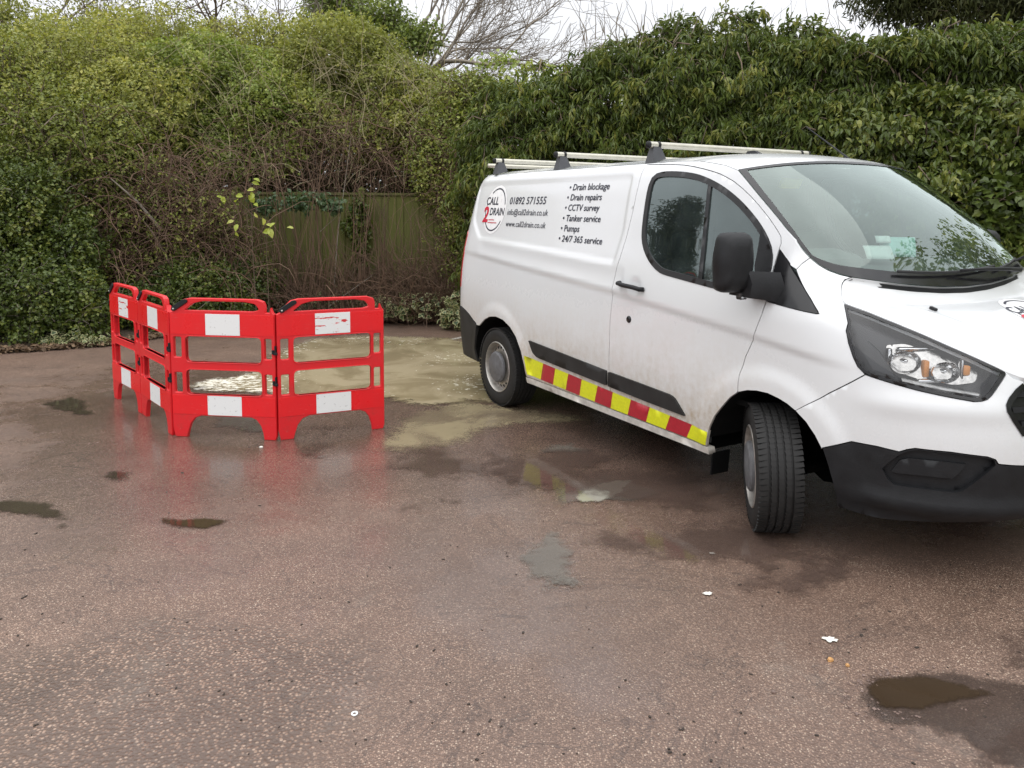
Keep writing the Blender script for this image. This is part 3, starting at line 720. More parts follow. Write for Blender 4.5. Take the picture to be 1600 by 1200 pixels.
# ---- wheels
def rim_geo():
    outer = [(.207*math.cos(t), .207*math.sin(t)) for t in np.linspace(0, 2*math.pi, 72, False)]
    holes = []
    for k in range(20):
        a = 2*math.pi*k/20; c = (.160*math.cos(a), .160*math.sin(a)); er, et = .0125, .0145
        holes.append([(c[0]+er*math.cos(t)*math.cos(a)-et*math.sin(t)*math.sin(a), c[1]+er*math.cos(t)*math.sin(a)+et*math.sin(t)*math.cos(a)) for t in np.linspace(0, 2*math.pi, 12, False)])
    V2, T = cdt([np.array(outer)]+[np.array(h) for h in holes], .018)
    r = np.hypot(V2[:, 0], V2[:, 1])
    dep = np.interp(r, [0, .10, .135, .150, .172, .182, .195, .207], [-.035, -.035, -.022, -.026, -.034, -.05, -.05, -.004])
    return np.stack([V2[:, 0], -dep*-1, V2[:, 1]], 1), T
RV, RT = rim_geo()
RV[:, 1] *= -1          # outward is -y
def wheel(x, y, z, side, steer=0., camber=0., R=.325):
    w = empty('wheel', (x, side*-y, z), parent=VAN); w.rotation_euler = (camber*side, 0, steer if side > 0 else steer)
    hw = .107; g = .009
    prof = [(.205, -hw+.012), (.225, -hw+.002), (.262, -hw-.004), (.295, -hw+.003), (.312, -hw+.012), (.321, -hw+.024)]
    for yc in (-.052, -.018, .018, .052):
        prof += [(R, yc-.006), (R-g, yc-.004), (R-g, yc+.004), (R, yc+.006)]
    prof += [(.321, hw-.024), (.312, hw-.012), (.295, hw-.003), (.262, hw+.004), (.225, hw-.002), (.205, hw-.012)]
    t = MB().lathe([(r, h*side) for r, h in prof], (0, 0, 0), 'y', 90).build('tyre', M['tyre'], w, False, 35)
    mb = MB()
    for k in range(72):          # shoulder blocks / sipes
        a = 2*math.pi*k/72
        for yc in (-.082, .082):
            c = Vector((math.cos(a)*(R-.0045), yc, math.sin(a)*(R-.0045)))
            mb.box(c, (.010, .044, .021), Matrix.Rotation(-a, 4, 'Y') @ Matrix.Rotation(.18, 4, 'X'))
        for yc in (-.035, 0, .035):
            c = Vector((math.cos(a)*(R-.003), yc, math.sin(a)*(R-.003)))
            mb.box(c, (.008, .024, .0225), Matrix.Rotation(-a, 4, 'Y') @ Matrix.Rotation(.3, 4, 'X'))
    mb.build('tread_blocks', M['tyre'], t)
    V = RV.copy(); V[:, 1] = V[:, 1]-hw+.012
    if side < 0: V = mirY(V)
    rm = mobj('rim', V, RT if side > 0 else RT[:, ::-1], M['steel'], w)
    mb = MB().lathe([(.207, (-hw+.012)*side), (.212, (-hw+.004)*side), (.205, (-hw+.0)*side), (.198, (-hw+.012)*side), (.19, (-hw+.06)*side), (.19, hw*side)], (0, 0, 0), 'y', 60); mb.build('rim_flange', M['steel'], rm, False, 40)
    MB().lathe([(.001, (-hw-.022)*side), (.05, (-hw-.022)*side), (.06, (-hw-.018)*side), (.115, (-hw-.014)*side), (.128, (-hw-.004)*side), (.130, (-hw+.01)*side)], (0, 0, 0), 'y', 48).build('hub_cap', M['cap'], rm, False, 30)
    MB().lathe([(.19, 0), (.001, 0)], (0, .02*side, 0), 'y', 40).build('brake_disc', M['well'], rm)
    return w
wheel(.02, .852, .325, 1); wheel(.02, .852, .325, -1)
wheel(2.862, .866, .322, 1, math.radians(-39), math.radians(2)); wheel(2.88, .866, .322, -1, math.radians(-32))
# wheel housings
for s in (1, -1):
    for (arch, xc) in ((fa, 2.915), (ra, .05)):
        p = densify(arch, .05, False); P = S(p[:, 0], p[:, 1], -.01); Q = P.copy(); Q[:, 1] = -.52; n = len(P)
        q3 = Q.copy(); q3 = np.concatenate([q3, [[xc, -.52, .15]]])
        V = np.concatenate([P, Q, [[xc, -.52, .2]]]); F = [(i, i+1, n+i+1, n+i) for i in range(n-1)]+[(n+i, n+i+1, 2*n) for i in range(n-1)]
        if s < 0: V = mirY(V)
        mobj('wheel_housing', V, F, M['well'], VAN)
mb = MB().box((1.48, 0, .36), (4.4, 1.0, .2)).box((1.48, 0, .33), (1.85, 1.8, .1)).box((3.45, 0, .33), (.25, 1.5, .12)).box((-.68, 0, .38), (.45, 1.5, .12))
mb.build('underbody', M['well'], VAN)
mb = MB().box((1.48, 0, .47), (1.9, 1.84, .02)); mb.build('floor_pan', M['well'], VAN)
MB().tube([(2.925, -.7, .3), (2.925, .7, .3)], .03, 8).build('axle', M['well'], VAN); MB().tube([(.02, -.7, .32), (.02, .7, .32)], .045, 8).build('axle', M['well'], VAN)
for s in (1, -1):
    MB().box((2.495, s*-.86, .235), (.012, .13, .13), Matrix.Rotation(.08, 4, 'Y'), .003).build('mud_flap', M['well'], VAN)
# ---- cab interior
MB().box((2.82, 0, 1.18), (.44, 1.52, .34), Matrix.Rotation(.10, 4, 'Y'), .06).box((3.08, 0, 1.20), (.26, 1.4, .14), Matrix.Rotation(.25, 4, 'Y'), .03).box((2.80, 0, .92), (.30, 1.46, .34), None, .05).box((2.76, -.40, 1.37), (.24, .40, .10), Matrix.Rotation(.2, 4, 'Y'), .045).build('dashboard', M['dash'], VAN, False, 40)
mb = MB(); mb.tube([Vector((2.56+.0, -.40, 1.12))+Matrix.Rotation(math.radians(-35), 3, 'Y') @ Vector((0, .185*math.cos(t), .185*math.sin(t))) for t in np.linspace(0, 2*math.pi, 25)], .016, 8, False)
mb.box((2.58, -.4, 1.11), (.05, .16, .12), Matrix.Rotation(math.radians(-35), 4, 'Y'), .02).tube([(2.56, -.58, 1.12), (2.56, -.22, 1.12)], .014, 6).tube([(2.58, -.4, 1.1), (2.8, -.4, .98)], .03, 8)
mb.build('steering_wheel', M['dash'], VAN, True)
for y in (-.42, .12, .52):
    mb = MB().box((2.05, y, .88), (.5, .46, .16), None, .05).box((1.86, y, 1.20), (.14, .46, .60), Matrix.Rotation(-.18, 4, 'Y'), .05).box((1.79, y, 1.60), (.10, .28, .18), Matrix.Rotation(-.1, 4, 'Y'), .04)
    mb.build('seat', M['seat'], VAN, False, 50)
MB().box((1.66, 0, .96), (.02, 1.70, .9)).box((1.66, 0, 1.62), (.02, 1.50, .42)).build('bulkhead', M['dash'], VAN)
MB().box((2.2, 0, .62), (1.2, 1.8, .03)).build('cab_floor', M['well'], VAN)
MB().box((2.05, 0, 1.885), (.8, 1.36, .02)).build('headlining', M['seat'], VAN)
MB().box((2.42, -.30, 1.80), (.02, .16, .06), Matrix.Rotation(.5, 4, 'Y')).build('sun_visor_label', M['yellow_label'], VAN)
for s in (1, -1):
    V, F = panel_geo([door_loop, UZ['window']], step=.08, off=-.045, flange=.0, gap=.012)
    mobj('door_card', V if s > 0 else mirY(V), F, M['dash'], DOOR[0 if s > 0 else 1])
    V, F = panel_geo([pillar], step=.06, off=-.03, flange=0, gap=.004)
    mobj('pillar_trim', V if s > 0 else mirY(V), F, M['seat'], VAN)
    V, F = panel_geo([fender], step=.06, off=-.035, flange=0, gap=.004)
    mobj('inner_wing', V if s > 0 else mirY(V), F, M['well'], VAN)
# ---- roof bars
for (x, z) in ((1.659, 2.054), (.553, 2.054), (-.45, 2.056)):
    B_ = MB().tube([(x, -.735, z), (x, .735, z)], [.021, .021], 14).build('roof_bar', M['alu'], VAN, False, 40)
    for s in (1, -1):
        MB().tube([(x, s*.735, z), (x, s*.75, z), (x, s*.757, z)], [.0225, .0225, .012], 14).build('bar_end_cap', M['black_plastic'], B_, False, 40)
        MB().tube([(x, s*.655, z), (x, s*.675, z)], .024, 14).build('bar_clamp', M['black_plastic'], B_, False, 40)
        e = S(x, 1.935)
        MB().add([(x-.034, s*.742, 1.935), (x+.042, s*.742, 1.935), (x+.042, s*.63, 1.965), (x-.034, s*.63, 1.965), (x-.019, s*.715, z-.012), (x+.019, s*.715, z-.012), (x+.019, s*.655, z-.012), (x-.019, s*.655, z-.012)],
                 [(0, 1, 5, 4), (1, 2, 6, 5), (2, 3, 7, 6), (3, 0, 4, 7), (4, 5, 6, 7)]).build('bar_foot', M['grey_plastic'], B_, False, 30)
MB().tube([(-.58, -.735, 2.02), (-.58, .735, 2.02)], .018, 12).build('ladder_roller', M['alu'], VAN, True)
MB().add([(1.76, -.03, 1.985), (1.76, .03, 1.985), (1.95, .03, 1.99), (1.95, -.03, 1.99), (1.80, -.012, 2.035), (1.80, .012, 2.035), (1.86, .012, 2.035), (1.86, -.012, 2.035)], [(0, 1, 5, 4), (1, 2, 6, 5), (2, 3, 7, 6), (3, 0, 4, 7), (4, 5, 6, 7)]).build('roof_fin', M['black_plastic'], VAN, False, 60)
MB().tube([(2.46, .25, 1.90), (2.40, .25, 1.955), (2.05, .25, 2.19)], [.012, .007, .003], 8).build('aerial', M['black_plastic'], VAN, True)

# ---- lettering
def text_geo(body, shear=0., offset=0.):
    cu = bpy.data.curves.new('t', 'FONT'); cu.body = body; cu.size = 1.; cu.shear = shear; cu.offset = offset; cu.resolution_u = 3; cu.fill_mode = 'FRONT'
    ob = bpy.data.objects.new('t', cu); COL.objects.link(ob); bpy.context.view_layer.update()
    dg = bpy.context.evaluated_depsgraph_get(); me = bpy.data.meshes.new_from_object(ob.evaluated_get(dg))
    V = np.array([v.co[:2] for v in me.vertices]); F = [tuple(p.vertices) for p in me.polygons]
    bpy.data.objects.remove(ob); bpy.data.meshes.remove(me); bpy.data.curves.remove(cu); return V, F
CAPH = text_geo('H')[0]; CAPH = CAPH[:, 1].max()-CAPH[:, 1].min()
def decal(name, V2, F, fn, mat, parent):
    V = np.array([fn(p) for p in V2]); return mobj(name, V, F, mat, parent, False)
def side_text(body, x0, x1, zb, cap, mat, parent, shear=.22, offset=.012, off=.0028):
    V, F = text_geo(body, shear, offset)
    V[:, 0] = x0+(V[:, 0]-V[:, 0].min())*(x1-x0)/(V[:, 0].max()-V[:, 0].min()); V[:, 1] = zb+V[:, 1]*cap/CAPH
    return mobj('lettering', S(V[:, 0], V[:, 1], off), F, mat, parent, False)
for body, x1, zb in (('\u2022 Drain blockage', 1.352, 1.775), ('\u2022 Drain repairs', 1.291, 1.702), ('\u2022 CCTV survey', 1.290, 1.628), ('\u2022 Tanker service', 1.331, 1.553), ('\u2022 Pumps', 1.102, 1.480), ('\u2022 24/7 365 service', 1.400, 1.406)):
    side_text(body, .862, x1, zb, .044, M['ink'], body_r, 0., .016)
side_text('01892 571555', .0, .58, 1.676, .056, M['ink'], body_r, 0., .010)
side_text('info@call2drain.co.uk', .0, .645, 1.588, .046, M['ink'], body_r, 0., .004)
side_text('www.call2drain.co.uk', .01, .647, 1.494, .044, M['ink'], body_r, 0., .004)
def ring_geo(r0, r1, a0, a1, n=40):
    t = np.radians(np.linspace(a0, a1, n)); V = np.concatenate([np.stack([r*np.cos(t), r*np.sin(t)], 1) for r in (r0, r1)])
    return V, [(i, n+i, n+i+1, i+1) for i in range(n-1)]
def logo(fn, parent, k=1.0):
    """fn maps logo plane (right, up) metres and a lift to the surface"""
    t = np.linspace(0, 2*math.pi, 64, False)
    rr = np.linspace(.0, .206, 8); V = np.array([(r*math.cos(a), r*math.sin(a)) for r in rr for a in t]); F = [(i*64+j, (i+1)*64+j, (i+1)*64+(j+1) % 64, i*64+(j+1) % 64) for i in range(7) for j in range(64)]
    d = decal('logo_disc', V, F, lambda p: fn(p[0], p[1], .0018), M['vinyl_white'], parent)
    for a0, a1 in ((14, 128), (162, 328)):
        V, F = ring_geo(.172, .184, a0, a1); decal('logo_ring', V, F, lambda p: fn(p[0], p[1], .0032), M['ink'], d)
    def put(body, x0, x1, zb, cap, mat, shear=0., o=.02, lift=.0038):
        V, F = text_geo(body, shear, o); V[:, 0] = x0+(V[:, 0]-V[:, 0].min())*(x1-x0)/np.ptp(V[:, 0]); V[:, 1] = zb+V[:, 1]*cap/CAPH
        decal('logo_lettering', V, F, lambda p: fn(p[0], p[1], lift), mat, d)
    put('CALL', -.195, .045, .042, .064, M['ink']); put('DRAIN', -.085, .186, -.047, .060, M['ink']); put('2', -.205, -.10, -.105, .125, M['ink_red'], 0, .03, .005)
    for zz, x0, x1 in ((-.088, -.085, .03), (-.112, -.085, .085)):
        V, F = ring_geo(1, 2, 0, 1, 2); q = []
        xs = np.linspace(x0, x1, int((x1-x0)/.012)+1)
        V = []; F = []
        for i in range(len(xs)-1):
            o = len(V); V += [(xs[i], zz-.004), (xs[i+1]-.003, zz-.004), (xs[i+1]-.003, zz+.005-(i % 3)*.001), (xs[i], zz+.005)]; F.append((o, o+1, o+2, o+3))
        decal('logo_small_print', np.array(V), F, lambda p: fn(p[0], p[1], .0038), M['ink_red'], d)
logo(lambda a, b, h: S(-.25+a, 1.630+b, h), body_r)
logo(lambda a, b, h: on_bonnet(3.56-b, .262+a, h), BON)
# papers on the dash
def sheet(name, c, w, h, tilt, rz, mat, label, bend=.02):
    V = []; F = []
    for i in range(5):
        for j in range(4): 
            V.append(((i/4-.5)*w, (j/3-.5)*h, bend*math.sin(i/4*math.pi)))
    for i in range(4):
        for j in range(3): F.append((i*4+j, i*4+4+j, i*4+5+j, i*4+1+j))
    o = mobj(name, np.array(V), F, mat)
    mw = Matrix.Translation((.7055, 6.7808, 0)) @ Matrix.Rotation(math.radians(-60.7672), 4, 'Z') @ Matrix.Translation(c) @ Matrix.Rotation(rz, 4, 'Z') @ Matrix.Rotation(tilt, 4, 'Y')
    o.matrix_world = mw
    sol = o.modifiers.new('thickness', 'SOLIDIFY'); sol.thickness = .001
    return tag(o, label, 'paper')
sheet('paper_sheet', (2.87, -.10, 1.415), .10, .15, .80, -.55, M['paper'], 'white paper sheet lying on the van dashboard', .006)
sheet('paper_sheet', (2.90, .02, 1.445), .13, .18, .95, -.85, M['paper_teal'], 'pale green folded paper propped behind the van windscreen', .008)
sheet('paper_sheet', (2.85, -.04, 1.485), .05, .08, .9, -.6, M['paper'], 'small white paper slip behind the pale green paper', .006)
# ------------------------------------------------------------------ ground
def at(u, v, Y):
    """world point at depth Y for a place measured in the photograph (1600 x 1200)"""
    xr, yu = (u-800)/1198.08, (440-v)/1198.08
    d = _r2*xr+_u2*yu+_f; k = Y/d.y
    return Vector((d.x*k, Y, CAM_H+d.z*k))
def gnd(u, v):
    xr, yu = (u-800)/1198.08, (440-v)/1198.08
    d = _r2*xr+_u2*yu+_f; k = -CAM_H/d.z
    return np.array([d.x*k, d.y*k])
def tarmac():
    t = NT('wet_red_brown_tarmac'); c = t.coord(); P = t.node('ShaderNodeSeparateXYZ'); t.l(c, P.inputs[0])
    def vor(scale, rnd=1.):
        v = t.node('ShaderNodeTexVoronoi'); v.inputs['Scale'].default_value = scale; v.inputs['Randomness'].default_value = rnd; t.l(c, v.inputs['Vector'])
        s = t.node('ShaderNodeSeparateColor'); t.l(v.outputs['Color'], s.inputs[0]); return v.outputs['Distance'], s.outputs[0], s.outputs[1]
    d1, r1, q1 = vor(155); d2, r2, q2 = vor(84)
    stops = [(0, (0.095, 0.063, 0.047)), (.25, (0.179, 0.118, 0.087)), (.58, (0.280, 0.185, 0.137)), (.84, (0.375, 0.261, 0.195)), (.95, (0.482, 0.360, 0.271)), (1, (0.627, 0.517, 0.405))]
    s1 = t.ramp(r1, stops); s2 = t.ramp(r2, [(0, (0.095, 0.065, 0.049)), (.35, (0.213, 0.136, 0.098)), (.70, (0.319, 0.214, 0.154)), (1, (0.459, 0.337, 0.254))])
    f1 = t.rng(d1, .30, .60); f2 = t.rng(d2, .28, .52)
    fine = t.mix(f1, s1, (0.146, 0.096, 0.072)); coarse = t.mix(f2, s2, (0.118, 0.081, 0.061))
    nb = t.noise(c, .55, 5, .6); nm = t.noise(c, 2.3, 6, .65); nf = t.noise(c, 14, 4, .6)
    # worn coarse patch in the left foreground and another by the van's nose
    def blob(x, y, rx, ry):
        a = t.math('DIVIDE', t.math('SUBTRACT', P.outputs[0], x), rx); b = t.math('DIVIDE', t.math('SUBTRACT', P.outputs[1], y), ry)
        return t.math('SQRT', t.math('ADD', t.math('MULTIPLY', a, a), t.math('MULTIPLY', b, b)))
    bl = t.math('ADD', blob(-1.15, 2.45, .85, .55), t.math('MULTIPLY', nm, .9)); wear = t.rng(bl, 1.15, 1.5, 1, 0, True)
    bl2 = t.math('ADD', blob(.75, 3.1, 1.1, .55), t.math('MULTIPLY', nm, 1.0)); wear2 = t.rng(bl2, 1.2, 1.6, .35, 0, True)
    wear = t.math('MAXIMUM', wear, wear2)
    col = t.mix(wear, fine, coarse)
    col = t.mix(1., col, t.mix(t.rng(nm, .3, .72), (.74, .72, .71), (1.22, 1.20, 1.19)), 'MULTIPLY')
    col = t.mix(t.rng(nb, .35, .7, 0, .45), col, (.118, .083, .071))
    # pale silt dried in a few places, dark damp stains in others
    col = t.mix(t.math('MULTIPLY', t.rng(t.noise(c, 1.3, 6, .7, .6), .58, .75, 0, .45), t.rng(nf, .3, .6)), col, (.23, .20, .17))
    ck = t.noise(c, .8, 8, .62, 1.5); col = t.mix(t.rng(t.math('ABSOLUTE', t.math('SUBTRACT', ck, .5)), 0, .006, .55, 0), col, (.04, .03, .028))
    # wet film: strongest between the van and the barriers
    damp = t.math('ADD', t.rng(blob(-.2, 6.0, 4.2, 3.0), .3, 1.3, .34, 0), t.rng(nm, .3, .7, 0, .30)); damp = t.math('ADD', damp, t.rng(nb, .35, .65, 0, .30))
    film = t.rng(damp, .30, .54, 0, 1, True)
    col = t.mix(t.math('MULTIPLY', film, .30), col, (.060, .040, .035))
    t.set(Base_Color=col, Roughness=t.math('ADD', t.rng(film, 0, 1, .46, .22), t.math('MULTIPLY', f1, -.05)))
    t.b.inputs['Specular IOR Level'].default_value = .5
    t.set(Coat_Weight=t.rng(film, .35, 1., 0., .45), Coat_Roughness=.15, Coat_IOR=1.33)
    h = t.mix(wear, d1, d2); hh = t.math('ADD', t.math('MULTIPLY', h, -1.), t.math('MULTIPLY', nf, .5))
    t.bump(hh, t.math('ADD', t.rng(film, 0, 1, .38, .26), t.math('MULTIPLY', wear, .15)), .006)
    return t.m
M['tarmac'] = tarmac()
g = mobj('ground', np.array([(-150, -60, 0), (150, -60, 0), (150, 240, 0), (-150, 240, 0)]), np.array([[0, 1, 2, 3]]), M['tarmac'], None, False)
tag(g, kind='structure')

def water_material(name, body, rough, edge=.05, foam=0., silt=None, amount=1.0):
    t = NT(name); c = t.coord(); a = t.node('ShaderNodeAttribute', attribute_name='inside')
    n = t.noise(c, 9, 6, .65); n2 = t.noise(c, 45, 4, .6); nl = t.noise(c, 1.6, 5, .6, .8)
    m = t.math('ADD', a.outputs['Fac'], t.math('MULTIPLY', t.math('SUBTRACT', n, .5), edge*3.0))
    m = t.math('ADD', m, t.math('MULTIPLY', t.math('SUBTRACT', n2, .5), edge*1.2))
    mask = t.rng(m, edge*.4, edge*1.5, 0, amount, True)
    col = t.mix(t.rng(nl, .3, .7), body, tuple(x*1.35 for x in body))
    rg = rough
    if silt is not None: col = t.mix(t.rng(nl, .42, .62, 0, 1, True), col, silt)
    if foam:
        mp = t.node('ShaderNodeMapping'); mp.inputs['Scale'].default_value = (1, 1.9, 1); t.l(c, mp.inputs[0])
        v = t.node('ShaderNodeTexNoise'); v.inputs['Scale'].default_value = 13; v.inputs['Detail'].default_value = 5; v.inputs['Roughness'].default_value = .68; t.l(mp.outputs[0], v.inputs['Vector'])
        fa_ = t.node('ShaderNodeAttribute', attribute_name='foam')
        f = t.rng(t.math('ADD', v.outputs['Fac'], t.math('MULTIPLY', fa_.outputs['Fac'], .27)), .70, .73, 0, 1)
        col = t.mix(f, col, (.74, .71, .60)); rg = t.rng(f, 0, 1, rough, .6)
    t.set(Base_Color=col, Roughness=rg); t.b.inputs['Specular IOR Level'].default_value = .5; t.b.inputs['IOR'].default_value = 1.36
    t.bump(t.noise(c, 18, 3), .03, .01)
    tr = t.node('ShaderNodeBsdfTransparent'); mx = t.node('ShaderNodeMixShader')
    t.l(mask, mx.inputs[0]); t.l(tr.outputs[0], mx.inputs[1]); t.l(t.b.outputs[0], mx.inputs[2]); t.l(mx.outputs[0], t.out.inputs['Surface'])
    return t.m
M['mud_water'] = water_material('muddy_flood_water', (.225, .182, .108), .03, .14, foam=1., silt=(.38, .32, .205))
M['thin_mud'] = water_material('thin_silt_film', (.33, .275, .17), .2, .15, silt=(.21, .165, .11), amount=.72)
M['clear_water'] = water_material('clear_puddle_water', (.045, .036, .026), .03, .055, amount=.85)
M['wet_film'] = water_material('wet_sheen', (.085, .058, .047), .07, .16, amount=.62)
M['grey_film'] = water_material('grey_shallow_water', (.14, .125, .105), .06, .06, amount=.7)
M['pale_film'] = water_material('pale_reflection_water', (.30, .29, .24), .06, .035, amount=.8)  # pale reflection painted into the water's base colour
M['brown_water'] = water_material('brown_pothole_water', (.042, .028, .017), .03, .028, amount=.93)
def puddle(outline, mat, z, step=.06, foam_pts=(), grow=.0, name='puddle'):
    o = densify(outline, step)
    for _ in range(2): o = (np.roll(o, 1, 0)+2*o+np.roll(o, -1, 0))/4
    if area2(o) < 0: o = o[::-1]
    V, T = cdt([o], step); sd = -poly_sd(V[:, 0], V[:, 1], o)
    ob = mobj(name, np.concatenate([V, np.full((len(V), 1), z)], 1), T, mat, None, False)
    a = ob.data.attributes.new('inside', 'FLOAT', 'POINT'); a.data.foreach_set('value', sd.astype(np.float32))
    fm = np.zeros(len(V))
    for (x, y, r, k) in foam_pts: fm = np.maximum(fm, k*(1-np.clip(np.hypot(V[:, 0]-x, (V[:, 1]-y)*.75)/r, 0, 1)))
    a = ob.data.attributes.new('foam', 'FLOAT', 'POINT'); a.data.foreach_set('value', fm.astype(np.float32))
    return tag(ob, kind='structure')
def gl_(pts): return [gnd(*p) for p in pts]
# faded parking bay line
p0, p1 = gnd(305, 609), gnd(736, 524.5); dd_ = (p1-p0)/np.linalg.norm(p1-p0); nn_ = np.array([-dd_[1], dd_[0]])*.035
t = NT('faded_line_paint'); n_ = t.noise(t.coord(), 22, 5, .7); t.set(Base_Color=t.mix(t.rng(n_, .35, .6), (.17, .15, .13), (.62, .60, .54)), Roughness=.45)
M['line'] = t.m
tag(mobj('bay_line', np.array([(*(p0-nn_), .003), (*(p1-nn_), .003), (*(p1+nn_), .003), (*(p0+nn_), .003)]), np.array([[0, 1, 2, 3]]), M['line'], None, False), kind='structure')
puddle(gl_([(560, 700), (610, 655), (640, 640), (720, 620), (800, 632), (880, 640), (960, 658), (900, 668), (830, 668), (770, 678), (735, 700), (690, 705), (650, 712), (600, 716)]), M['thin_mud'], .004)
puddle(gl_([(270, 606), (300, 594), (370, 585), (400, 560), (440, 541), (480, 529), (560, 523), (640, 525), (715, 527), (760, 540), (800, 600), (850, 632), (800, 640), (740, 632), (690, 640), (640, 640), (600, 628), (560, 634), (500, 632), (440, 626), (390, 618), (330, 618)]), M['mud_water'], .008,
       foam_pts=[(*gnd(345, 598), 1.0, 1.0), (*gnd(420, 548), .7, .75), (*gnd(470, 532), .6, .7), (*gnd(560, 527), .7, .5), (*gnd(640, 533), .6, .4), (*gnd(700, 560), .6, .45), (*gnd(735, 600), .6, .55), (*gnd(560, 618), .45, .5), (*gnd(395, 612), .5, .85)])
def ell_px(u, v, ru, rv, n=14, seed=0):
    rs = random.Random(seed); ph = [rs.uniform(0, 6.28) for _ in range(4)]; out = []
    for t in np.linspace(0, 2*math.pi, n*2, False):
        k = 1.12+.24*math.sin(2*t+ph[0])+.18*math.sin(3*t+ph[1])+.12*math.sin(5*t+ph[2])+.08*math.sin(8*t+ph[3]); out.append((u+ru*math.cos(t)*k, v+rv*math.sin(t)*k))
    return gl_(out)
for i, (u, v, ru, rv, m) in enumerate([(108, 635, 44, 11, 'clear_water'), (44, 797, 62, 19, 'clear_water'), (379, 663, 50, 13, 'grey_film'), (301, 818, 42, 11, 'brown_water'), (940, 769, 68, 25, 'grey_film'), (180, 745, 34, 9, 'clear_water'),
                                      (858, 880, 58, 34, 'grey_film'), (875, 910, 36, 18, 'grey_film'), (882, 703, 34, 11, 'grey_film'), (665, 790, 60, 16, 'wet_film'), (512, 672, 40, 9, 'wet_film'),
                                      (58, 772, 16, 5, 'clear_water'), (94, 824, 22, 6, 'clear_water'), (1120, 850, 150, 55, 'wet_film'), (990, 765, 140, 40, 'wet_film'), (700, 730, 110, 26, 'wet_film'), (850, 735, 90, 44, 'wet_film'), (1250, 905, 130, 40, 'wet_film'), (172, 860, 30, 6, 'clear_water'), (490, 706, 60, 16, 'wet_film')]):
    puddle(ell_px(u, v, ru, rv, 16, i), M[m], .004+.0004*i, .03)
M['damp'] = water_material('damp_broken_edge', (.062, .045, .037), .14, .045, amount=.62)
puddle(gl_([(1322, 1085), (1340, 1056), (1400, 1040), (1470, 1038), (1530, 1052), (1600, 1062), (1680, 1080), (1720, 1200), (1620, 1240), (1540, 1190), (1470, 1150), (1400, 1148), (1350, 1128)]), M['damp'], .0030, .03)
puddle(gl_([(1340, 1078), (1352, 1062), (1380, 1054), (1425, 1050), (1470, 1056), (1512, 1072), (1545, 1078), (1570, 1092), (1530, 1098), (1495, 1104), (1450, 1114), (1400, 1117), (1362, 1106)]), M['brown_water'], .0045, .02)
puddle(gl_([(1345, 1092), (1400, 1118), (1460, 1116), (1520, 1100), (1570, 1090), (1640, 1086), (1700, 1200), (1600, 1260), (1500, 1215), (1440, 1165), (1385, 1140)]), M['wet_film'], .004, .03)
puddle(gl_([(1345, 1086), (1372, 1108), (1410, 1120), (1455, 1122), (1440, 1140), (1395, 1142), (1360, 1120)]), M['grey_film'], .0052, .02)
puddle(gl_([(1478, 1098), (1530, 1084), (1560, 1090), (1545, 1108), (1500, 1116)]), M['grey_film'], .0055, .02)
puddle(gl_([(905, 765), (940, 752), (1000, 748), (985, 768), (945, 788), (905, 790), (890, 780)]), M['pale_film'], .0062, .02)
puddle(gl_([(1500, 1000), (1560, 940), (1640, 920), (1700, 1080), (1600, 1090), (1540, 1070)]), M['wet_film'], .0035, .04)
# broken rim of tarmac crumbs round the pothole
rs = random.Random(5); mb = MB()
for k in range(130):
    a = rs.uniform(1.6, 4.9) if rs.random() < .75 else rs.uniform(0, 6.28); q = rs.gauss(1.08, .16); x, y = gnd(1440+98*q*math.cos(a), 1083+36*q*math.sin(a)); r = rs.uniform(.002, .007)
    mb.box((x, y, r*.18), (r*rs.uniform(1, 1.8), r*rs.uniform(1, 1.6), r), Matrix.Rotation(rs.uniform(0, 3), 4, 'Z') @ Matrix.Rotation(rs.uniform(-.3, .3), 4, 'X'))
M['grit'] = simple('tarmac_grit', (.17, .118, .098), .6, .5, 60)
tag(mb.build('tarmac_crumbs', M['grit']), 'loose dark tarmac crumbs round the pothole in the right foreground', 'rubble', kind='stuff')
# small litter
M['lime'] = simple('white_paper_scrap', (.74, .73, .66), .7, .15, 40)
M['pebble'] = simple('orange_pebble', (.50, .27, .10), .6, .25, 40)
def blob_thing(name, u, v, r, mat, label, cat, seed, flat=.4):
    rs = random.Random(seed); bm = bmesh.new(); bmesh.ops.create_icosphere(bm, subdivisions=2, radius=1)
    for vv_ in bm.verts: k = 1+.35*(rs.random()-.5); vv_.co = Vector((vv_.co.x*r*k, vv_.co.y*r*.8*k, vv_.co.z*r*flat*k))
    me = bpy.data.meshes.new(name); bm.to_mesh(me); bm.free(); me.materials.append(mat); o = link(bpy.data.objects.new(name, me)); x, y = gnd(u, v); o.location = (x, y, r*flat*.6); return tag(o, label, cat)
blob_thing('pebble', 1297, 1033, .011, M['pebble'], 'round orange pebble just below the larger white splat', 'pebble', 1, .8)
blob_thing('pebble', 1324, 1041, .008, M['pebble'], 'small orange pebble furthest right of the pebble pair', 'pebble', 2, .8)
blob_thing('stone_chip', 1209, 1083, .008, M['grit'], 'dark red stone chip left of the brown pothole puddle', 'stone', 3, .8)
def splat(name, u, v, r, label, seed):
    rs = random.Random(seed); x, y = gnd(u, v); o = np.array([(x+r*math.cos(t)*(.55+.7*rs.random()), y+r*.8*math.sin(t)*(.55+.7*rs.random())) for t in np.linspace(0, 2*math.pi, 18, False)])
    V, T = cdt([o], 0); n = len(V); P = np.concatenate([np.concatenate([V, np.full((n, 1), .006)], 1), np.concatenate([o, np.zeros((18, 1))], 1)])
    ob = mobj(name, P, [tuple(t) for t in T], M['lime'], None, False); return tag(ob, label, 'splat')
splat('white_splat', 1106, 929, .022, 'small white splat on the tarmac below the front wheel', 1)
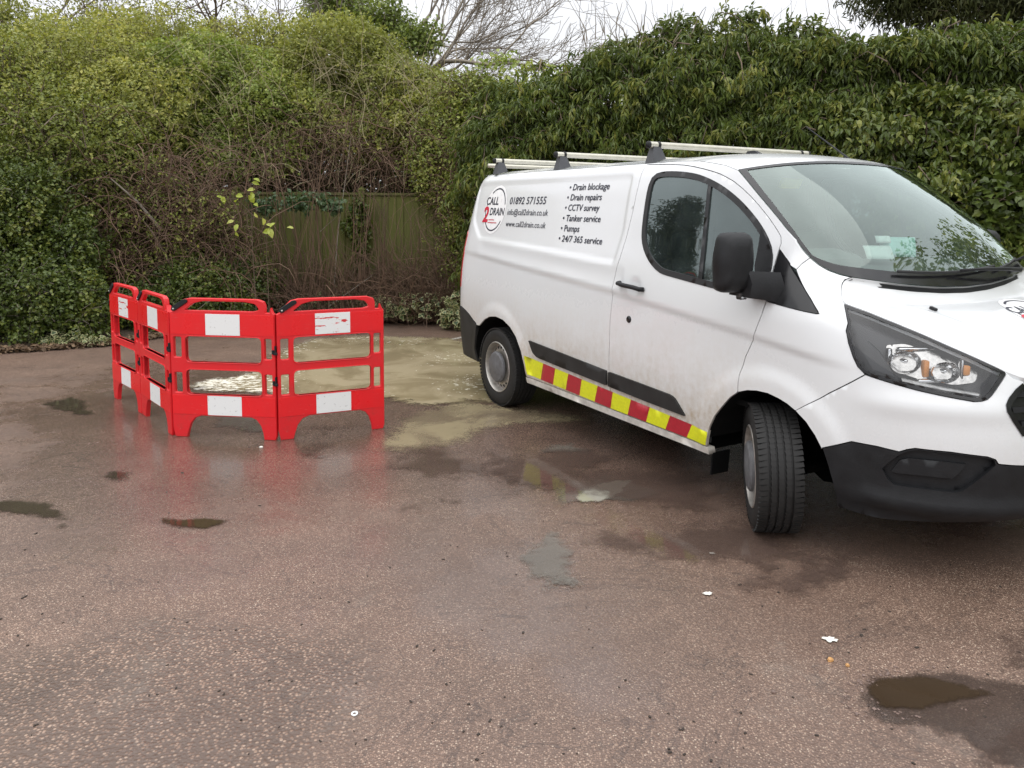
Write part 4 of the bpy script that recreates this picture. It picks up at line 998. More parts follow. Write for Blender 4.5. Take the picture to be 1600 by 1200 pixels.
splat('white_splat', 1297, 1001, .027, 'larger broken white splat right of centre foreground', 2)
splat('white_splat', 1113, 866, .014, 'tiny white splat nearest to the turned front wheel', 4)
x, y = gnd(554, 1116); o = MB().lathe([(.011, .001), (.011, .004), (.006, .004), (.006, .001)], (0, 0, 0), 'z', 16, True).build('ring_pull', M['paper']); o.location = (x, y, 0); tag(o, 'white ring shaped bottle tab alone in the foreground', 'litter')
blob_thing('white_chip', 408, 699, .014, M['lime'], 'white chip lying in front of the red barrier feet', 'litter', 6)

rg_ = np.random.default_rng(8); mb = MB()
for k in range(230):
    u_, v_ = rg_.uniform(-50, 1650), 640+600*rg_.random()**.8; x, y = gnd(u_, v_); r = rg_.uniform(.002, .006)
    mb.box((x, y, r*.3), (r*rg_.uniform(1, 3), r*rg_.uniform(.8, 1.6), r*.7), Matrix.Rotation(rg_.uniform(0, 3), 4, 'Z'))
M['speck'] = simple('dark_grit_speck', (.035, .026, .020), .8, .4, 60)
tag(mb.build('grit_specks', M['speck']), 'tiny dark bits of grit scattered over the tarmac', 'grit', kind='stuff')
# ------------------------------------------------------------------ folding barrier panels
def solid2d(name, outer, holes, th, mat, parent, bev=.004, y0=0.):
    outer = np.asarray(outer); outer = outer if area2(outer) > 0 else outer[::-1]
    loops = [outer]+[np.asarray(h) if area2(h) > 0 else np.asarray(h)[::-1] for h in holes]
    ins = [inset(loops[0], bev)]+[inset(h, -bev) for h in loops[1:]]
    V2, T = cdt(ins, 0); n = len(V2); V = []; F = []
    V += [(x, y0-th/2, z) for x, z in V2]; F += [tuple(t) for t in T]
    V += [(x, y0+th/2, z) for x, z in V2]; F += [tuple(i+n for i in t[::-1]) for t in T]
    for a, b in zip(loops, ins):
        k = len(a); o = len(V)
        for L, y in ((b, -th/2), (a, -th/2+bev), (a, th/2-bev), (b, th/2)): V += [(x, y0+y, z) for x, z in L]
        for r in range(3):
            for i in range(k): j = (i+1) % k; F.append((o+r*k+i, o+(r+1)*k+i, o+(r+1)*k+j, o+r*k+j))
    me = fast_mesh(name, V, F, False); bm = bmesh.new(); bm.from_mesh(me); bmesh.ops.remove_doubles(bm, verts=bm.verts, dist=1e-5); bmesh.ops.recalc_face_normals(bm, faces=bm.faces); bm.to_mesh(me); bm.free()
    me.polygons.foreach_set('use_smooth', [True]*len(me.polygons)); me.set_sharp_from_angle(angle=math.radians(28))
    me.materials.append(mat); return link(bpy.data.objects.new(name, me), parent)
def arch_loop(w):
    o = [(.0, .895), (.0, .07), (.02*w, .0), (.135*w, .0), (.15*w, .045), (.175*w, .10), (.22*w, .142), (.28*w, .158), (.76*w, .158), (.81*w, .142), (.85*w, .10), (.872*w, .045), (.88*w, .0), (.985*w, .0), (1.0*w, .03), (1.0*w, .895),
         (.985*w, .905), (.965*w, .94), (.955*w, .905), (.915*w, .905), (.915*w, .955), (.90*w, .982), (.84*w, .998), (.20*w, 1.0), (.13*w, .988), (.07*w, .945), (.03*w, .905)]
    return o
def hole(x0, x1, z0, z1, r): return round_poly([(x0, z0), (x1, z0), (x1, z1), (x0, z1)], r, 5)
def barrier(p, q, label, scuff, last=False):
    d = np.array(q)-np.array(p); w = np.linalg.norm(d)-.006; a = math.atan2(d[1], d[0])
    root = empty('barrier_panel', (p[0], p[1], 0), a); tag(root, label, 'barrier', 'folding barrier panels hinged in a row')
    holes = [hole(.147*w, .872*w, .545, .728, .035), hole(.147*w, .872*w, .312, .490, .035)]
    for x0, x1 in ((.03*w, .105*w), (.90*w, .968*w)): holes += [hole(x0, x1, .575, .722, .012), hole(x0, x1, .322, .468, .012)]
    holes.append(round_poly([(.145*w, .912), (.80*w, .912), (.86*w, .925), (.82*w, .965), (.72*w, .978), (.32*w, .978), (.23*w, .962)], .015, 3))
    fr = solid2d('frame', arch_loop(w), holes, .034, M['bred'], root)
    def plate(name, x0, x1, z0, z1, mat, lift): return solid2d(name, [(x0, z0), (x1, z0), (x1, z1), (x0, z1)], [], .003, mat, root, .0006, -.017-lift)
    xa, xb = .345*w, .675*w
    for z0, z1, sc in ((.742, .888, scuff), (.168, .305, False)):
        plate('red_reflective_strip', .006*w, xa, z0, z1, M['bred_tape'], .0012); plate('red_reflective_strip', xb, .994*w, z0, z1, M['bred_tape'], .0012)
        plate('white_reflective_strip', xa+.001, xb-.001, z0-.002, z1+.002, M['bwhite_scuffed' if sc else 'bwhite'], .0018)
    # black latch on the handle
    solid2d('latch', round_poly([(.022*w, .912), (.05*w, .905), (.185*w, .972), (.175*w, .992), (.14*w, .99), (.03*w, .935)], .008, 3), [], .012, M['black_plastic'], root, .002, -.022)
    c = MB().lathe([(.001, -.004), (.006, -.003), (.007, 0)], (.048*w, -.029, .922), 'y', 12).build('rivet', M['steel'], root, True)
    # moulded stiffening lips round the two big openings
    for z0, z1 in ((.545, .728), (.312, .490)):
        solid2d('opening_lip', hole(.140*w, .879*w, z0-.006, z1+.006, .04), [hole(.147*w, .872*w, z0, z1, .035)], .044, M['bred'], root, .002)
    for z in (() if last else (.62, .40)):
        MB().box((w+.003, -.012, z), (.028, .030, .018), None, .003).box((w+.003, -.012, z+.03), (.010, .024, .05), None, .003).box((w-.012, -.02, z+.012), (.014, .02, .03), None, .003).build('hinge_clip', M['black_plastic'], root)
    return root
P_ = [(-3.400, 6.470), (-2.905, 5.945), (-2.412, 5.372), (-1.640, 5.285), (-.945, 5.612)]
LB = ['leftmost red barrier panel, seen nearly edge on, scuffed white patch', 'second red barrier panel from the left, seen at a steep angle', 'red barrier panel facing the camera with clean white patches', 'rightmost red barrier panel with red scrapes across its upper white patch']
for i in range(4): barrier(P_[i], P_[i+1], LB[i], i in (0, 3), i == 3)
# ------------------------------------------------------------------ fence
M['fence'] = None
t = NT('algae_stained_fence_board'); c = t.coord(); mp = t.node('ShaderNodeMapping'); mp.inputs['Scale'].default_value = (30, 30, 1.6); t.l(c, mp.inputs[0])
gr_ = t.noise(mp.outputs[0], 2.0, 5, .6); pt = t.noise(c, 2.6, 5, .6)
oi = t.node('ShaderNodeObjectInfo')
wood = t.mix(gr_, (.05, .038, .023), (.135, .10, .058)); alg = t.mix(gr_, (.075, .088, .016), (.155, .162, .036))
t.set(Base_Color=t.mix(t.rng(t.math('ADD', pt, t.math('MULTIPLY', oi.outputs['Random'], .25)), .36, .66, .2, .9), wood, alg), Roughness=.85); t.bump(gr_, .3, .004)
M['fence'] = t.m
def plank_mesh(w, h, th=.016):
    V = [(0, -th*.4, 0), (w, -th, 0), (w, 0, 0), (0, 0, 0), (0, -th*.4, h), (w, -th, h), (w, 0, h), (0, 0, h)]
    return fast_mesh('plank', V, [(0, 1, 5, 4), (1, 2, 6, 5), (2, 3, 7, 6), (3, 0, 4, 7), (4, 5, 6, 7), (3, 2, 1, 0)], False)
def fence_panel(x0, x1, y, label):
    root = empty('wooden_fence', (x0, y, 0)); tag(root, label, 'fence', 'closeboard fence panels'); rs = random.Random(int(x0*10)+77)
    L = x1-x0; n = int(round(L/.112)); w = L/n; me = plank_mesh(w+.012, 1.76); me.materials.append(M['fence'])
    for i in range(n):
        o = link(bpy.data.objects.new('plank', me), root); o.location = (i*w, rs.uniform(-.006, .004), .05+rs.uniform(-.012, .008)); o.rotation_euler = (0, rs.uniform(-.004, .004), 0)
    MB().box((L/2, -.012, 1.835), (L, .06, .04), None, .005).build('capping_rail', M['fence'], root)
    for z in (.35, 1.5): MB().box((L/2, .03, z), (L, .04, .08)).build('rail', M['fence'], root)
def fence_post(x, y, label):
    o = MB().box((0, 0, .95), (.10, .10, 1.9), None, .008).add([(-.06, -.06, 1.90), (.06, -.06, 1.90), (.06, .06, 1.90), (-.06, .06, 1.90), (0, 0, 1.95)], [(0, 1, 4), (1, 2, 4), (2, 3, 4), (3, 0, 4), (3, 2, 1, 0)]).build('fence_post', M['fence']); o.location = (x, y, 0); tag(o, label, 'post', 'fence posts')
FY = 11.45
fence_panel(-5.92, -4.17, FY, 'fence panel almost hidden behind the left thicket'); fence_panel(-.30, 1.45, FY, 'fence panel hidden behind the laurel by the van'); fence_panel(-4.05, -2.29, FY, 'mossy green fence panel behind the tall dead stems'); fence_panel(-2.19, -.40, FY, 'mossy fence panel between the ivy covered post and the van')
fence_post(-2.24, FY+.02, 'fence post wrapped in dark ivy between the two fence panels'); fence_post(-4.11, FY+.02, 'fence post at the left end of the fence, deep in brambles')

# ------------------------------------------------------------------ foliage generators
T_LENS2 = (np.array([(0, 0, 0), (-.5, .45, .10), (0, 1, -.08), (.5, .45, .10)]), np.array([(0, 2, 1), (0, 3, 2)]))
T_OVAL = (np.array([(0, 0, 0), (-.40, .28, .08), (-.42, .62, .06), (0, 1, -.22), (.42, .62, .06), (.40, .28, .08), (0, .5, -.03)]), np.array([(0, 6, 1), (1, 6, 2), (2, 6, 3), (3, 6, 4), (4, 6, 5), (5, 6, 0)]))
T_IVY = (np.array([(0, .35, -.03), (0, 0, 0), (.42, -.05, .03), (.55, .32, .05), (.28, .50, .02), (0, 1, -.10), (-.28, .50, .02), (-.55, .32, .05), (-.42, -.05, .03)]), np.array([(0, i, i+1) for i in range(1, 8)]+[(0, 8, 1)]))
def unit(a): return a/(np.linalg.norm(a, axis=-1, keepdims=True)+1e-9)
def leaf_obj(name, O, D, N, size, wid, tint, tmpl, mat, parent):
    tv, tf = tmpl; n, k = len(O), len(tv)
    Sd = unit(np.cross(D, N)); N = np.cross(Sd, D)
    V = O[:, None]+size[:, None, None]*(tv[None, :, 0:1]*wid*Sd[:, None]+tv[None, :, 1:2]*D[:, None]+tv[None, :, 2:3]*N[:, None])
    F = (tf[None]+(np.arange(n)*k)[:, None, None]).reshape(-1, 3)
    o = mobj(name, V.reshape(-1, 3), F, mat, parent, False); me = o.data
    a = me.attributes.new('tint', 'FLOAT', 'POINT'); a.data.foreach_set('value', np.repeat(tint, k).astype(np.float32))
    if tmpl is T_IVY:
        r = np.ones(k); r[0] = 0; a = me.attributes.new('rim', 'FLOAT', 'POINT'); a.data.foreach_set('value', np.tile(r, n).astype(np.float32))
    return o
def tubes_obj(name, P, Rr_, mat, parent, sides=3, tint=None):
    """P (m,k,3) polylines, Rr_ (m,k) radii"""
    m, k = P.shape[:2]; T = np.gradient(P, axis=1); T = unit(T)
    up = np.where(np.abs(T[..., 2:3]) < .9, np.array([0, 0, 1.]), np.array([1., 0, 0])); A = unit(np.cross(T, up)); B = np.cross(T, A)
    V = []
    for i in range(sides):
        th = 2*np.pi*i/sides; V.append(P+Rr_[..., None]*(np.cos(th)*A+np.sin(th)*B))
    V = np.stack(V, 2); idx = np.arange(m*k*sides).reshape(m, k, sides)
    a = idx[:, :-1]; b = idx[:, 1:]; F = np.stack([a, np.roll(a, -1, 2), np.roll(b, -1, 2), b], -1).reshape(-1, 4)
    o = mobj(name, V.reshape(-1, 3), F, mat, parent, True)
    at_ = o.data.attributes.new('tint', 'FLOAT', 'POINT'); tt = np.random.default_rng(m).random(m) if tint is None else tint
    at_.data.foreach_set('value', np.repeat(tt, k*sides).astype(np.float32)); return o
def lump(u, v, Y, ru, rv, dy=None):
    p = at(u, v, Y); k = Y/1198.; return (p.x, p.y, p.z, ru*k, dy if dy else (ru+rv)/2*k, rv*k)
def lumpy(d, seed, f):
    rg = np.random.default_rng(seed); s = np.zeros(d.shape[:-1])
    for i in range(7):
        w = rg.normal(size=3)*f*(1+.35*i); s += np.sin(d@w+rg.uniform(0, 6.28))/(1+.35*i)
    return s/2.6
def bush(name, label, cat, lumps, n_twig, per, leaf, wid, tmpl, mat, tw_mat, droop=.3, twl=.35, spread=.06, rough=.18, freq=2.5, seed=0, group=None, fill=.35, up=.25, bare=0., twr=.0035, trunk=True, tint_bias=0., minz=.03, tmin=.15):
    rg = np.random.default_rng(seed); Lm = np.array(lumps)
    base = np.array([Lm[:, 0].mean(), Lm[:, 1].mean(), 0.])
    root = empty(name, tuple(base)); tag(root, label, cat, group)
    ar = Lm[:, 3]*Lm[:, 5]+Lm[:, 4]*Lm[:, 5]; k = rg.choice(len(Lm), n_twig, p=ar/ar.sum())
    d = unit(rg.normal(size=(n_twig, 3))); fl = (d[:, 1] > .2) & (rg.random(n_twig) < .72); d[fl, 1] *= -1
    Cc, Rd = Lm[k, :3], Lm[k, 3:]
    n = lumpy(Cc+d*Rd, seed+5, freq); r = 1+rough*n
    inner = rg.random(n_twig) < fill; r = np.where(inner, r*rg.uniform(.45, .9, n_twig), r*rg.uniform(.9, 1.06, n_twig))
    tip = Cc+d*Rd*r[:, None]
    keep = tip[:, 2] > minz
    for j in range(len(Lm)):            # drop tips buried deep inside a neighbouring lump
        q = (((tip-Lm[j, :3])/Lm[j, 3:])**2).sum(1) < .36
        keep &= ~(q & (k != j) & ~inner)
    tip, d, n, inner = tip[keep], d[keep], n[keep], inner[keep]; m = len(tip)
    tdir = unit(d+rg.normal(size=(m, 3))*.45+np.array([0, 0, up]))
    ln = twl*rg.uniform(.5, 1.4, m); b0 = tip-tdir*ln[:, None]; b0[:, 2] = np.maximum(b0[:, 2], .02)
    mid = (b0+tip)/2+np.array([0, 0, 1.])*(ln*.10)[:, None]+rg.normal(size=(m, 3))*.02
    end = tip+np.array([0, 0, -1.])*(ln*droop*.25)[:, None]
    Ptw = np.stack([b0, mid, end], 1); rad = twr*rg.uniform(.6, 1.7, m)[:, None]*np.array([1.5, 1., .5])
    loc = base
    lv = rg.random(m) >= bare; sh = ~lv | (rg.random(m) < .19)
    tubes_obj('twigs', (Ptw-loc)[sh], rad[sh], tw_mat, root)['kind'] = 'stuff'
    idx = np.repeat(np.nonzero(lv)[0], per); N_ = len(idx); tt = rg.uniform(tmin, 1.03, N_)
    O = np.where((tt < .5)[:, None], b0[idx]+(mid[idx]-b0[idx])*(tt*2)[:, None], mid[idx]+(end[idx]-mid[idx])*(tt*2-1)[:, None])
    O = O+rg.normal(size=(N_, 3))*spread*.5
    D = unit(tdir[idx]*.55+rg.normal(size=(N_, 3))*.62+np.array([0, 0, -droop])); Nn = unit(d[idx]*.5+np.array([0, -.15, .75])+rg.normal(size=(N_, 3))*.5)
    sz = leaf*rg.uniform(.6, 1.25, N_); ti = np.clip(.45+.22*n[idx]+rg.normal(size=N_)*.14+(rg.normal(size=m)*.13)[idx]+tint_bias, 0, 1)
    k2 = O[:, 2] > .01
    leaf_obj('foliage', (O-loc)[k2], D[k2], Nn[k2], sz[k2], wid, ti[k2], tmpl, mat, root)['kind'] = 'stuff'
    if trunk:
        Ps = []; 
        for j in range(len(Lm)):
            for q in range(3):
                p0 = np.array([Lm[j, 0]*.6+base[0]*.4+rg.normal()*.12, Lm[j, 1]+.15+rg.normal()*.1, 0.]); p3 = Lm[j, :3]+Lm[j, 3:]*rg.normal(size=3)*.3
                Ps.append(np.stack([p0, p0*.66+p3*.34+rg.normal(size=3)*.08, p0*.33+p3*.67+rg.normal(size=3)*.08, p3]))
        Ps = np.array(Ps); Ps[..., 2] = np.maximum(Ps[..., 2], 0)
        tubes_obj('trunk', Ps-loc, rg.uniform(.014, .03, len(Ps))[:, None]*np.array([1.3, 1., .8, .4]), M['bark'], root, 6)
    return root
# leaf colours (real leaf reflectance)
M['laurel'] = leaf_material('laurel_leaf', (0.050, 0.075, 0.017), (0.106, 0.145, 0.031), (0.248, 0.250, 0.058), .22, .36)
M['ivy'] = leaf_material('ivy_leaf', (0.048, 0.072, 0.015), (0.094, 0.129, 0.025), (0.207, 0.218, 0.043), .18, .34)
M['privet'] = leaf_material('privet_leaf', (0.105, 0.135, 0.028), (0.209, 0.245, 0.051), (0.398, 0.391, 0.101), .28, .42)
M['olive'] = leaf_material('olive_yellow_leaf', (0.147, 0.167, 0.040), (0.284, 0.307, 0.073), (0.501, 0.475, 0.136), .32, .45)
M['green'] = leaf_material('mid_green_leaf', (0.122, 0.164, 0.037), (0.236, 0.298, 0.064), (0.409, 0.432, 0.110), .3, .42)
M['far'] = leaf_material('far_tree_leaf', (0.121, 0.137, 0.039), (0.233, 0.241, 0.072), (0.386, 0.370, 0.130), .3, .5)
M['conifer'] = leaf_material('conifer_spray', (0.046, 0.058, 0.019), (0.078, 0.091, 0.031), (0.143, 0.143, 0.052), .15, .55)
M['varieg'] = leaf_material('variegated_ivy_leaf', (0.050, 0.090, 0.035), (0.080, 0.125, 0.050), (0.120, 0.170, 0.070), .2, .38, edge=(.46, .45, .24))
M['lime_leaf'] = leaf_material('lime_yellow_leaf', (.38, .46, .07), (.48, .54, .11), (.62, .64, .2), .4, .4)
M['bramble'] = leaf_material('bramble_leaf', (.045, .085, .035), (.085, .135, .06), (.15, .20, .10), .25, .4)
M['litter'] = leaf_material('fallen_leaf', (.07, .045, .025), (.15, .095, .055), (.28, .19, .11), .1, .7)

# ------------------------------------------------------------------ soil bed and leaf litter along the hedges
t = NT('soil_with_leaf_mould'); n_ = t.noise(t.coord(), 25, 6, .7); t.set(Base_Color=t.mix(n_, (.035, .026, .018), (.12, .085, .055)), Roughness=.9); t.bump(n_, .6, .02); M['soil'] = t.m
edge = [gnd(-260, 562), gnd(-60, 556), gnd(60, 549), gnd(165, 541), gnd(300, 520), gnd(420, 509), gnd(540, 503), gnd(640, 503), gnd(722, 508), (-.3, 10.4), (.8, 9.9), (2.2, 9.3), (4.0, 8.5), (6.0, 7.6), (9.0, 6.4)]
out_ = [(14, 6.4), (14, 34), (-18, 34), (-18, 9.0)]
bed = densify(edge+out_, .25); rgb = np.random.default_rng(3); nb_ = len(bed)
ok_ = (bed[:, 1] < 12) & (np.abs(bed[:, 0]) < 8); bed[ok_] += rgb.normal(size=(ok_.sum(), 2))*.035
Vb, Tb = cdt([bed], .8); sdb = -poly_sd(Vb[:, 0], Vb[:, 1], bed)
zb_ = .012+.07*np.clip(sdb/.8, 0, 1)
tag(mobj('soil_bed', np.concatenate([Vb, zb_[:, None]], 1), Tb, M['soil']), kind='structure')
def scatter_leaves(name, label, mat, tmpl, n, poly_line, wband, size, seed, z=(.01, .05), wid=.7, flat=True):
    rg = np.random.default_rng(seed); pl = np.array(poly_line); dl = densify(pl, .02, False); k = rg.integers(0, len(dl), n)
    off = np.abs(rg.normal(size=n))*wband; O = np.concatenate([dl[k]+np.stack([rg.normal(size=n)*.05, off-.05], 1), rg.uniform(*z, n)[:, None]], 1)
    a = rg.uniform(0, 6.28, n); D = unit(np.stack([np.cos(a), np.sin(a), rg.normal(size=n)*.35+.1], 1)); N = unit(np.stack([rg.normal(size=n)*.45, rg.normal(size=n)*.45-.2, np.ones(n)], 1))
    root = empty(name, (float(dl[0, 0]), float(dl[0, 1]), 0)); O = O-np.array([dl[0, 0], dl[0, 1], 0])
    leaf_obj('leaves', O, D, N, size*rg.uniform(.6, 1.3, n), wid, np.clip(rg.normal(.5, .25, n), 0, 1), tmpl, mat, root)['kind'] = 'stuff'
    tag(root, label, 'leaves', kind='stuff'); return root
scatter_leaves('leaf_litter', 'brown fallen leaves along the foot of the hedges', M['litter'], T_OVAL, 5200, edge[1:11], .22, .055, 1)
bush('variegated_ivy', 'cream edged ivy creeping over the kerb at far left', 'ivy', [lump(100, 533, 8.9, 75, 14, .2)], 130, 3, .062, .95, T_IVY, M['varieg'], M['bark'], .1, .12, .05, seed=11, trunk=False, fill=.1)
bush('variegated_ivy', 'cream edged ivy growing at the foot of the fence beside the van', 'ivy', [lump(650, 478, 10.7, 75, 20, .25), lump(710, 492, 10.3, 26, 26, .2)], 190, 3, .085, .95, T_IVY, M['varieg'], M['bark'], .1, .14, .06, seed=12, trunk=False, fill=.1)
bush('variegated_ivy', 'cream edged ivy seen through the handle of the rightmost barrier panel', 'ivy', [lump(520, 473, 10.9, 80, 16, .2)], 170, 3, .085, .95, T_IVY, M['varieg'], M['bark'], .1, .14, .06, seed=13, trunk=False, fill=.1)

# ------------------------------------------------------------------ left thicket
K = dict(tmpl=T_LENS2)
bush('ivy_bush', 'dense dark ivy bush at the far left edge', 'bush', [lump(30, 465, 9.25, 120, 85), lump(-60, 380, 9.5, 130, 130), lump(125, 480, 9.3, 60, 62), lump(40, 330, 9.8, 90, 90), lump(110, 390, 9.7, 60, 70)], 6500, 9, .050, .78, mat=M['ivy'], tw_mat=M['twig_grey'], seed=21, twl=.22, rough=.16, freq=3.5, **K)
bush('ivy_bush', 'low dark green bush right behind the left barrier panels', 'bush', [lump(300, 462, 10.3, 95, 62), lump(390, 452, 10.7, 50, 55), lump(230, 480, 10.0, 50, 45), lump(350, 500, 10.4, 90, 25)], 4200, 9, .048, .75, mat=M['ivy'], tw_mat=M['twig_grey'], seed=22, twl=.22, freq=3.5, **K)
bush('hawthorn_thicket', 'tangled grey twigged thicket with small leaves at left', 'bush', [lump(120, 250, 10.6, 130, 110), lump(10, 190, 11.0, 120, 120)], 4200, 10, .050, .7, mat=M['privet'], tw_mat=M['bark'], seed=23, twl=.36, bare=.12, twr=.004, rough=.3, freq=3.2, **K)
bush('hawthorn_thicket', 'half bare thicket of brown twigs above the left barriers', 'bush', [lump(250, 330, 10.8, 115, 85), lump(185, 415, 10.3, 65, 62), lump(330, 380, 10.9, 70, 60)], 3200, 7, .046, .7, mat=M['privet'], tw_mat=M['twig_red'], seed=30, twl=.5, bare=.52, twr=.0045, rough=.3, freq=3.2, **K)
bush('privet_bush', 'tall olive green shrub topping the left thicket', 'bush', [lump(90, 135, 12.0, 150, 85), lump(-40, 90, 12.4, 130, 105), lump(210, 190, 11.6, 110, 80)], 6000, 11, .058, .66, mat=M['olive'], tw_mat=M['bark'], seed=24, twl=.34, bare=.06, rough=.3, freq=3.0, twr=.003, **K)
bush('rounded_bush', 'rounded yellow green bush above the left end of the fence', 'bush', [lump(330, 135, 12.6, 120, 75), lump(420, 180, 12.2, 90, 60), lump(300, 215, 12.0, 100, 65), lump(390, 240, 11.9, 80, 45)], 6200, 11, .060, .66, mat=M['green'], tw_mat=M['bark'], seed=25, twl=.30, rough=.26, freq=3.4, twr=.003, tint_bias=.08, **K)
bush('rounded_bush', 'broad olive bush above the middle of the fence', 'bush', [lump(540, 110, 13.2, 110, 75), lump(620, 150, 12.8, 100, 70), lump(490, 180, 12.5, 95, 60), lump(660, 205, 12.3, 80, 60), lump(580, 215, 12.2, 80, 45)], 6800, 11, .060, .64, mat=M['olive'], tw_mat=M['bark'], seed=26, twl=.32, bare=.05, rough=.26, freq=3.2, twr=.003, tint_bias=-.06, **K)
bush('privet_bush', 'thin brown and green shrub between the fence and the laurel', 'bush', [lump(690, 240, 11.5, 60, 75), lump(718, 365, 11.0, 34, 95), lump(735, 165, 11.9, 60, 60), lump(800, 160, 12.0, 50, 45)], 3200, 9, .052, .68, mat=M['privet'], tw_mat=M['twig_red'], seed=27, twl=.36, bare=.25, twr=.004, rough=.3, **K)
bush('back_bush', 'feathery yellow green bush behind the thicket at upper left', 'bush', [lump(250, 82, 14.0, 120, 60), lump(140, 84, 14.5, 120, 60), lump(430, 84, 14.5, 110, 55)], 4600, 9, .066, .6, mat=M['olive'], tw_mat=M['bark'], seed=28, twl=.5, bare=.12, rough=.35, freq=2.6, twr=.003, tint_bias=.1, **K)
bush('ivy_creeper', 'dark ivy climbing the fence post', 'ivy', [lump(562, 345, 11.3, 15, 42, .10), lump(566, 410, 11.3, 11, 40, .08), lump(545, 350, 11.35, 14, 8, .06)], 320, 5, .060, .95, T_IVY, M['ivy'], M['bark'], .5, .12, .05, seed=29, trunk=False)

# ------------------------------------------------------------------ bare stems and brambles
def stems(name, label, cat, n, starts, lean, length, wob, rad, mat, seed, k=8, arch=0., curl=.0):
    rg = np.random.default_rng(seed); P = np.zeros((n, k, 3)); P[:, 0] = starts(rg, n)
    d = unit(np.stack([rg.normal(size=n)*lean[0]+lean[2], rg.normal(size=n)*lean[1]-.05, np.ones(n)], 1)); L = length*rg.uniform(.45, 1.25, n)
    for i in range(1, k):
        d = unit(d+rg.normal(size=(n, 3))*wob+np.array([0, 0, -arch*i/k])); P[:, i] = P[:, i-1]+d*(L/(k-1))[:, None]
    P[..., 2] = np.maximum(P[..., 2], .015)
    base = P[:, 0].mean(0)*np.array([1, 1, 0]); root = empty(name, tuple(base)); tag(root, label, cat)
    tubes_obj('stems', P-base, (rad*rg.uniform(.5, 1.6, n))[:, None]*np.linspace(1.2, .35, k)[None], mat, root)['kind'] = 'stuff'; return root, P
def band(u0, v0, u1, v1, Y0, Y1):
    def f(rg, n):
        out = np.zeros((n, 3)); uu = rg.uniform(u0, u1, n); vv2 = rg.uniform(min(v0, v1), max(v0, v1), n); yy = rg.uniform(Y0, Y1, n)
        out[:, 0] = (uu-800)/1198*yy; out[:, 1] = yy; out[:, 2] = np.maximum(1.642+(325.4-vv2)/1198*yy, .02); return out
    return f
stems('dried_weeds', 'dense brown dead stems standing in front of the fence', 'dead plants', 900, band(375, 500, 640, 506, 10.6, 11.2), (.34, .25, 0), 1.05, .26, .0062, M['twig_red'], 31, arch=.12)
stems('dried_weeds', 'thin straight dead shoots taller than the fence', 'dead plants', 110, band(360, 500, 640, 506, 10.5, 11.0), (.16, .15, 0), 2.3, .09, .0065, M['twig_red'], 38, k=9)
stems('dried_weeds', 'brown dead stems under the shrub between the fence and the van', 'dead plants', 500, band(640, 500, 745, 506, 10.6, 11.1), (.34, .25, 0), 1.4, .26, .0058, M['twig_red'], 32, arch=.15)
stems('bramble_tangle', 'tangle of bare brown brambles over the top of the fence', 'brambles', 620, band(370, 330, 700, 215, 11.5, 12.0), (.7, .35, 0), 1.3, .34, .006, M['twig_red'], 33, arch=.5, k=10)
stems('bramble_tangle', 'grey leafless twigs hanging in the dark gap of the left thicket', 'brambles', 420, band(150, 470, 400, 250, 9.8, 10.5), (.8, .4, .1), 1.1, .26, .005, M['twig_red'], 34, arch=.6, k=9)
stems('bramble_tangle', 'red brown twigs at the left foot of the laurel hedge', 'brambles', 420, band(690, 460, 790, 250, 10.5, 11.2), (.6, .35, 0), 1.0, .3, .0045, M['twig_red'], 35, arch=.5, k=9)
stems('straw_stems', 'pale straw stems waving above the upper left bushes', 'dead plants', 620, band(40, 300, 740, 110, 11.0, 12.2), (.6, .3, 0), 1.0, .22, .0032, M['straw'], 36, k=7, arch=.3)
def canes(name, label, pts_list, radii, mat, leaves=None, lmat=None, lsize=.1, tmpl=T_OVAL):
    base = Vector((pts_list[0][0][0], pts_list[0][0][1], 0)); root = empty(name, base); tag(root, label, 'sapling')
    for pts, r in zip(pts_list, radii):
        P = smooth_curve(np.array([tuple(Vector(p)-base) for p in pts]), 14, 1)[None]; tubes_obj('stem', P, np.linspace(r, r*.3, 14)[None], mat, root, 6)
    if leaves:
        rg = np.random.default_rng(len(leaves)); 
        tv, tf = tmpl
        for (u, v, Y, s) in leaves:
            p = at(u, v, Y)-base; D = unit(rg.normal(size=(1, 3))*np.array([1., .4, .6])+np.array([0, -.2, -.1])); N = unit(np.array([[0, -.8, .6]])+rg.normal(size=(1, 3))*.35)
            leaf_obj('leaf', np.array([tuple(p)]), D, N, np.array([s*rg.uniform(.8, 1.2)]), .62, rg.random(1), tmpl, lmat, root)
    return root
A = at
canes('cane_sapling', 'tall red brown leaning cane rising from the stems by the fence', [[A(510, 503, 10.8), A(497, 360, 10.8), A(492, 300, 10.75), A(515, 245, 10.7), A(552, 205, 10.6)], [A(497, 330, 10.78), A(500, 270, 10.7), A(506, 215, 10.7), A(545, 170, 10.6)]], [.012, .009], M['twig_red'])
canes('cane_sapling', 'thin pale cane leaning right in front of the middle fence panel', [[A(519, 502, 10.9), A(528, 360, 10.9), A(540, 280, 10.85), A(548, 215, 10.8)], [A(500, 362, 10.9), A(535, 330, 10.85)]], [.010, .006], M['twig_grey'])
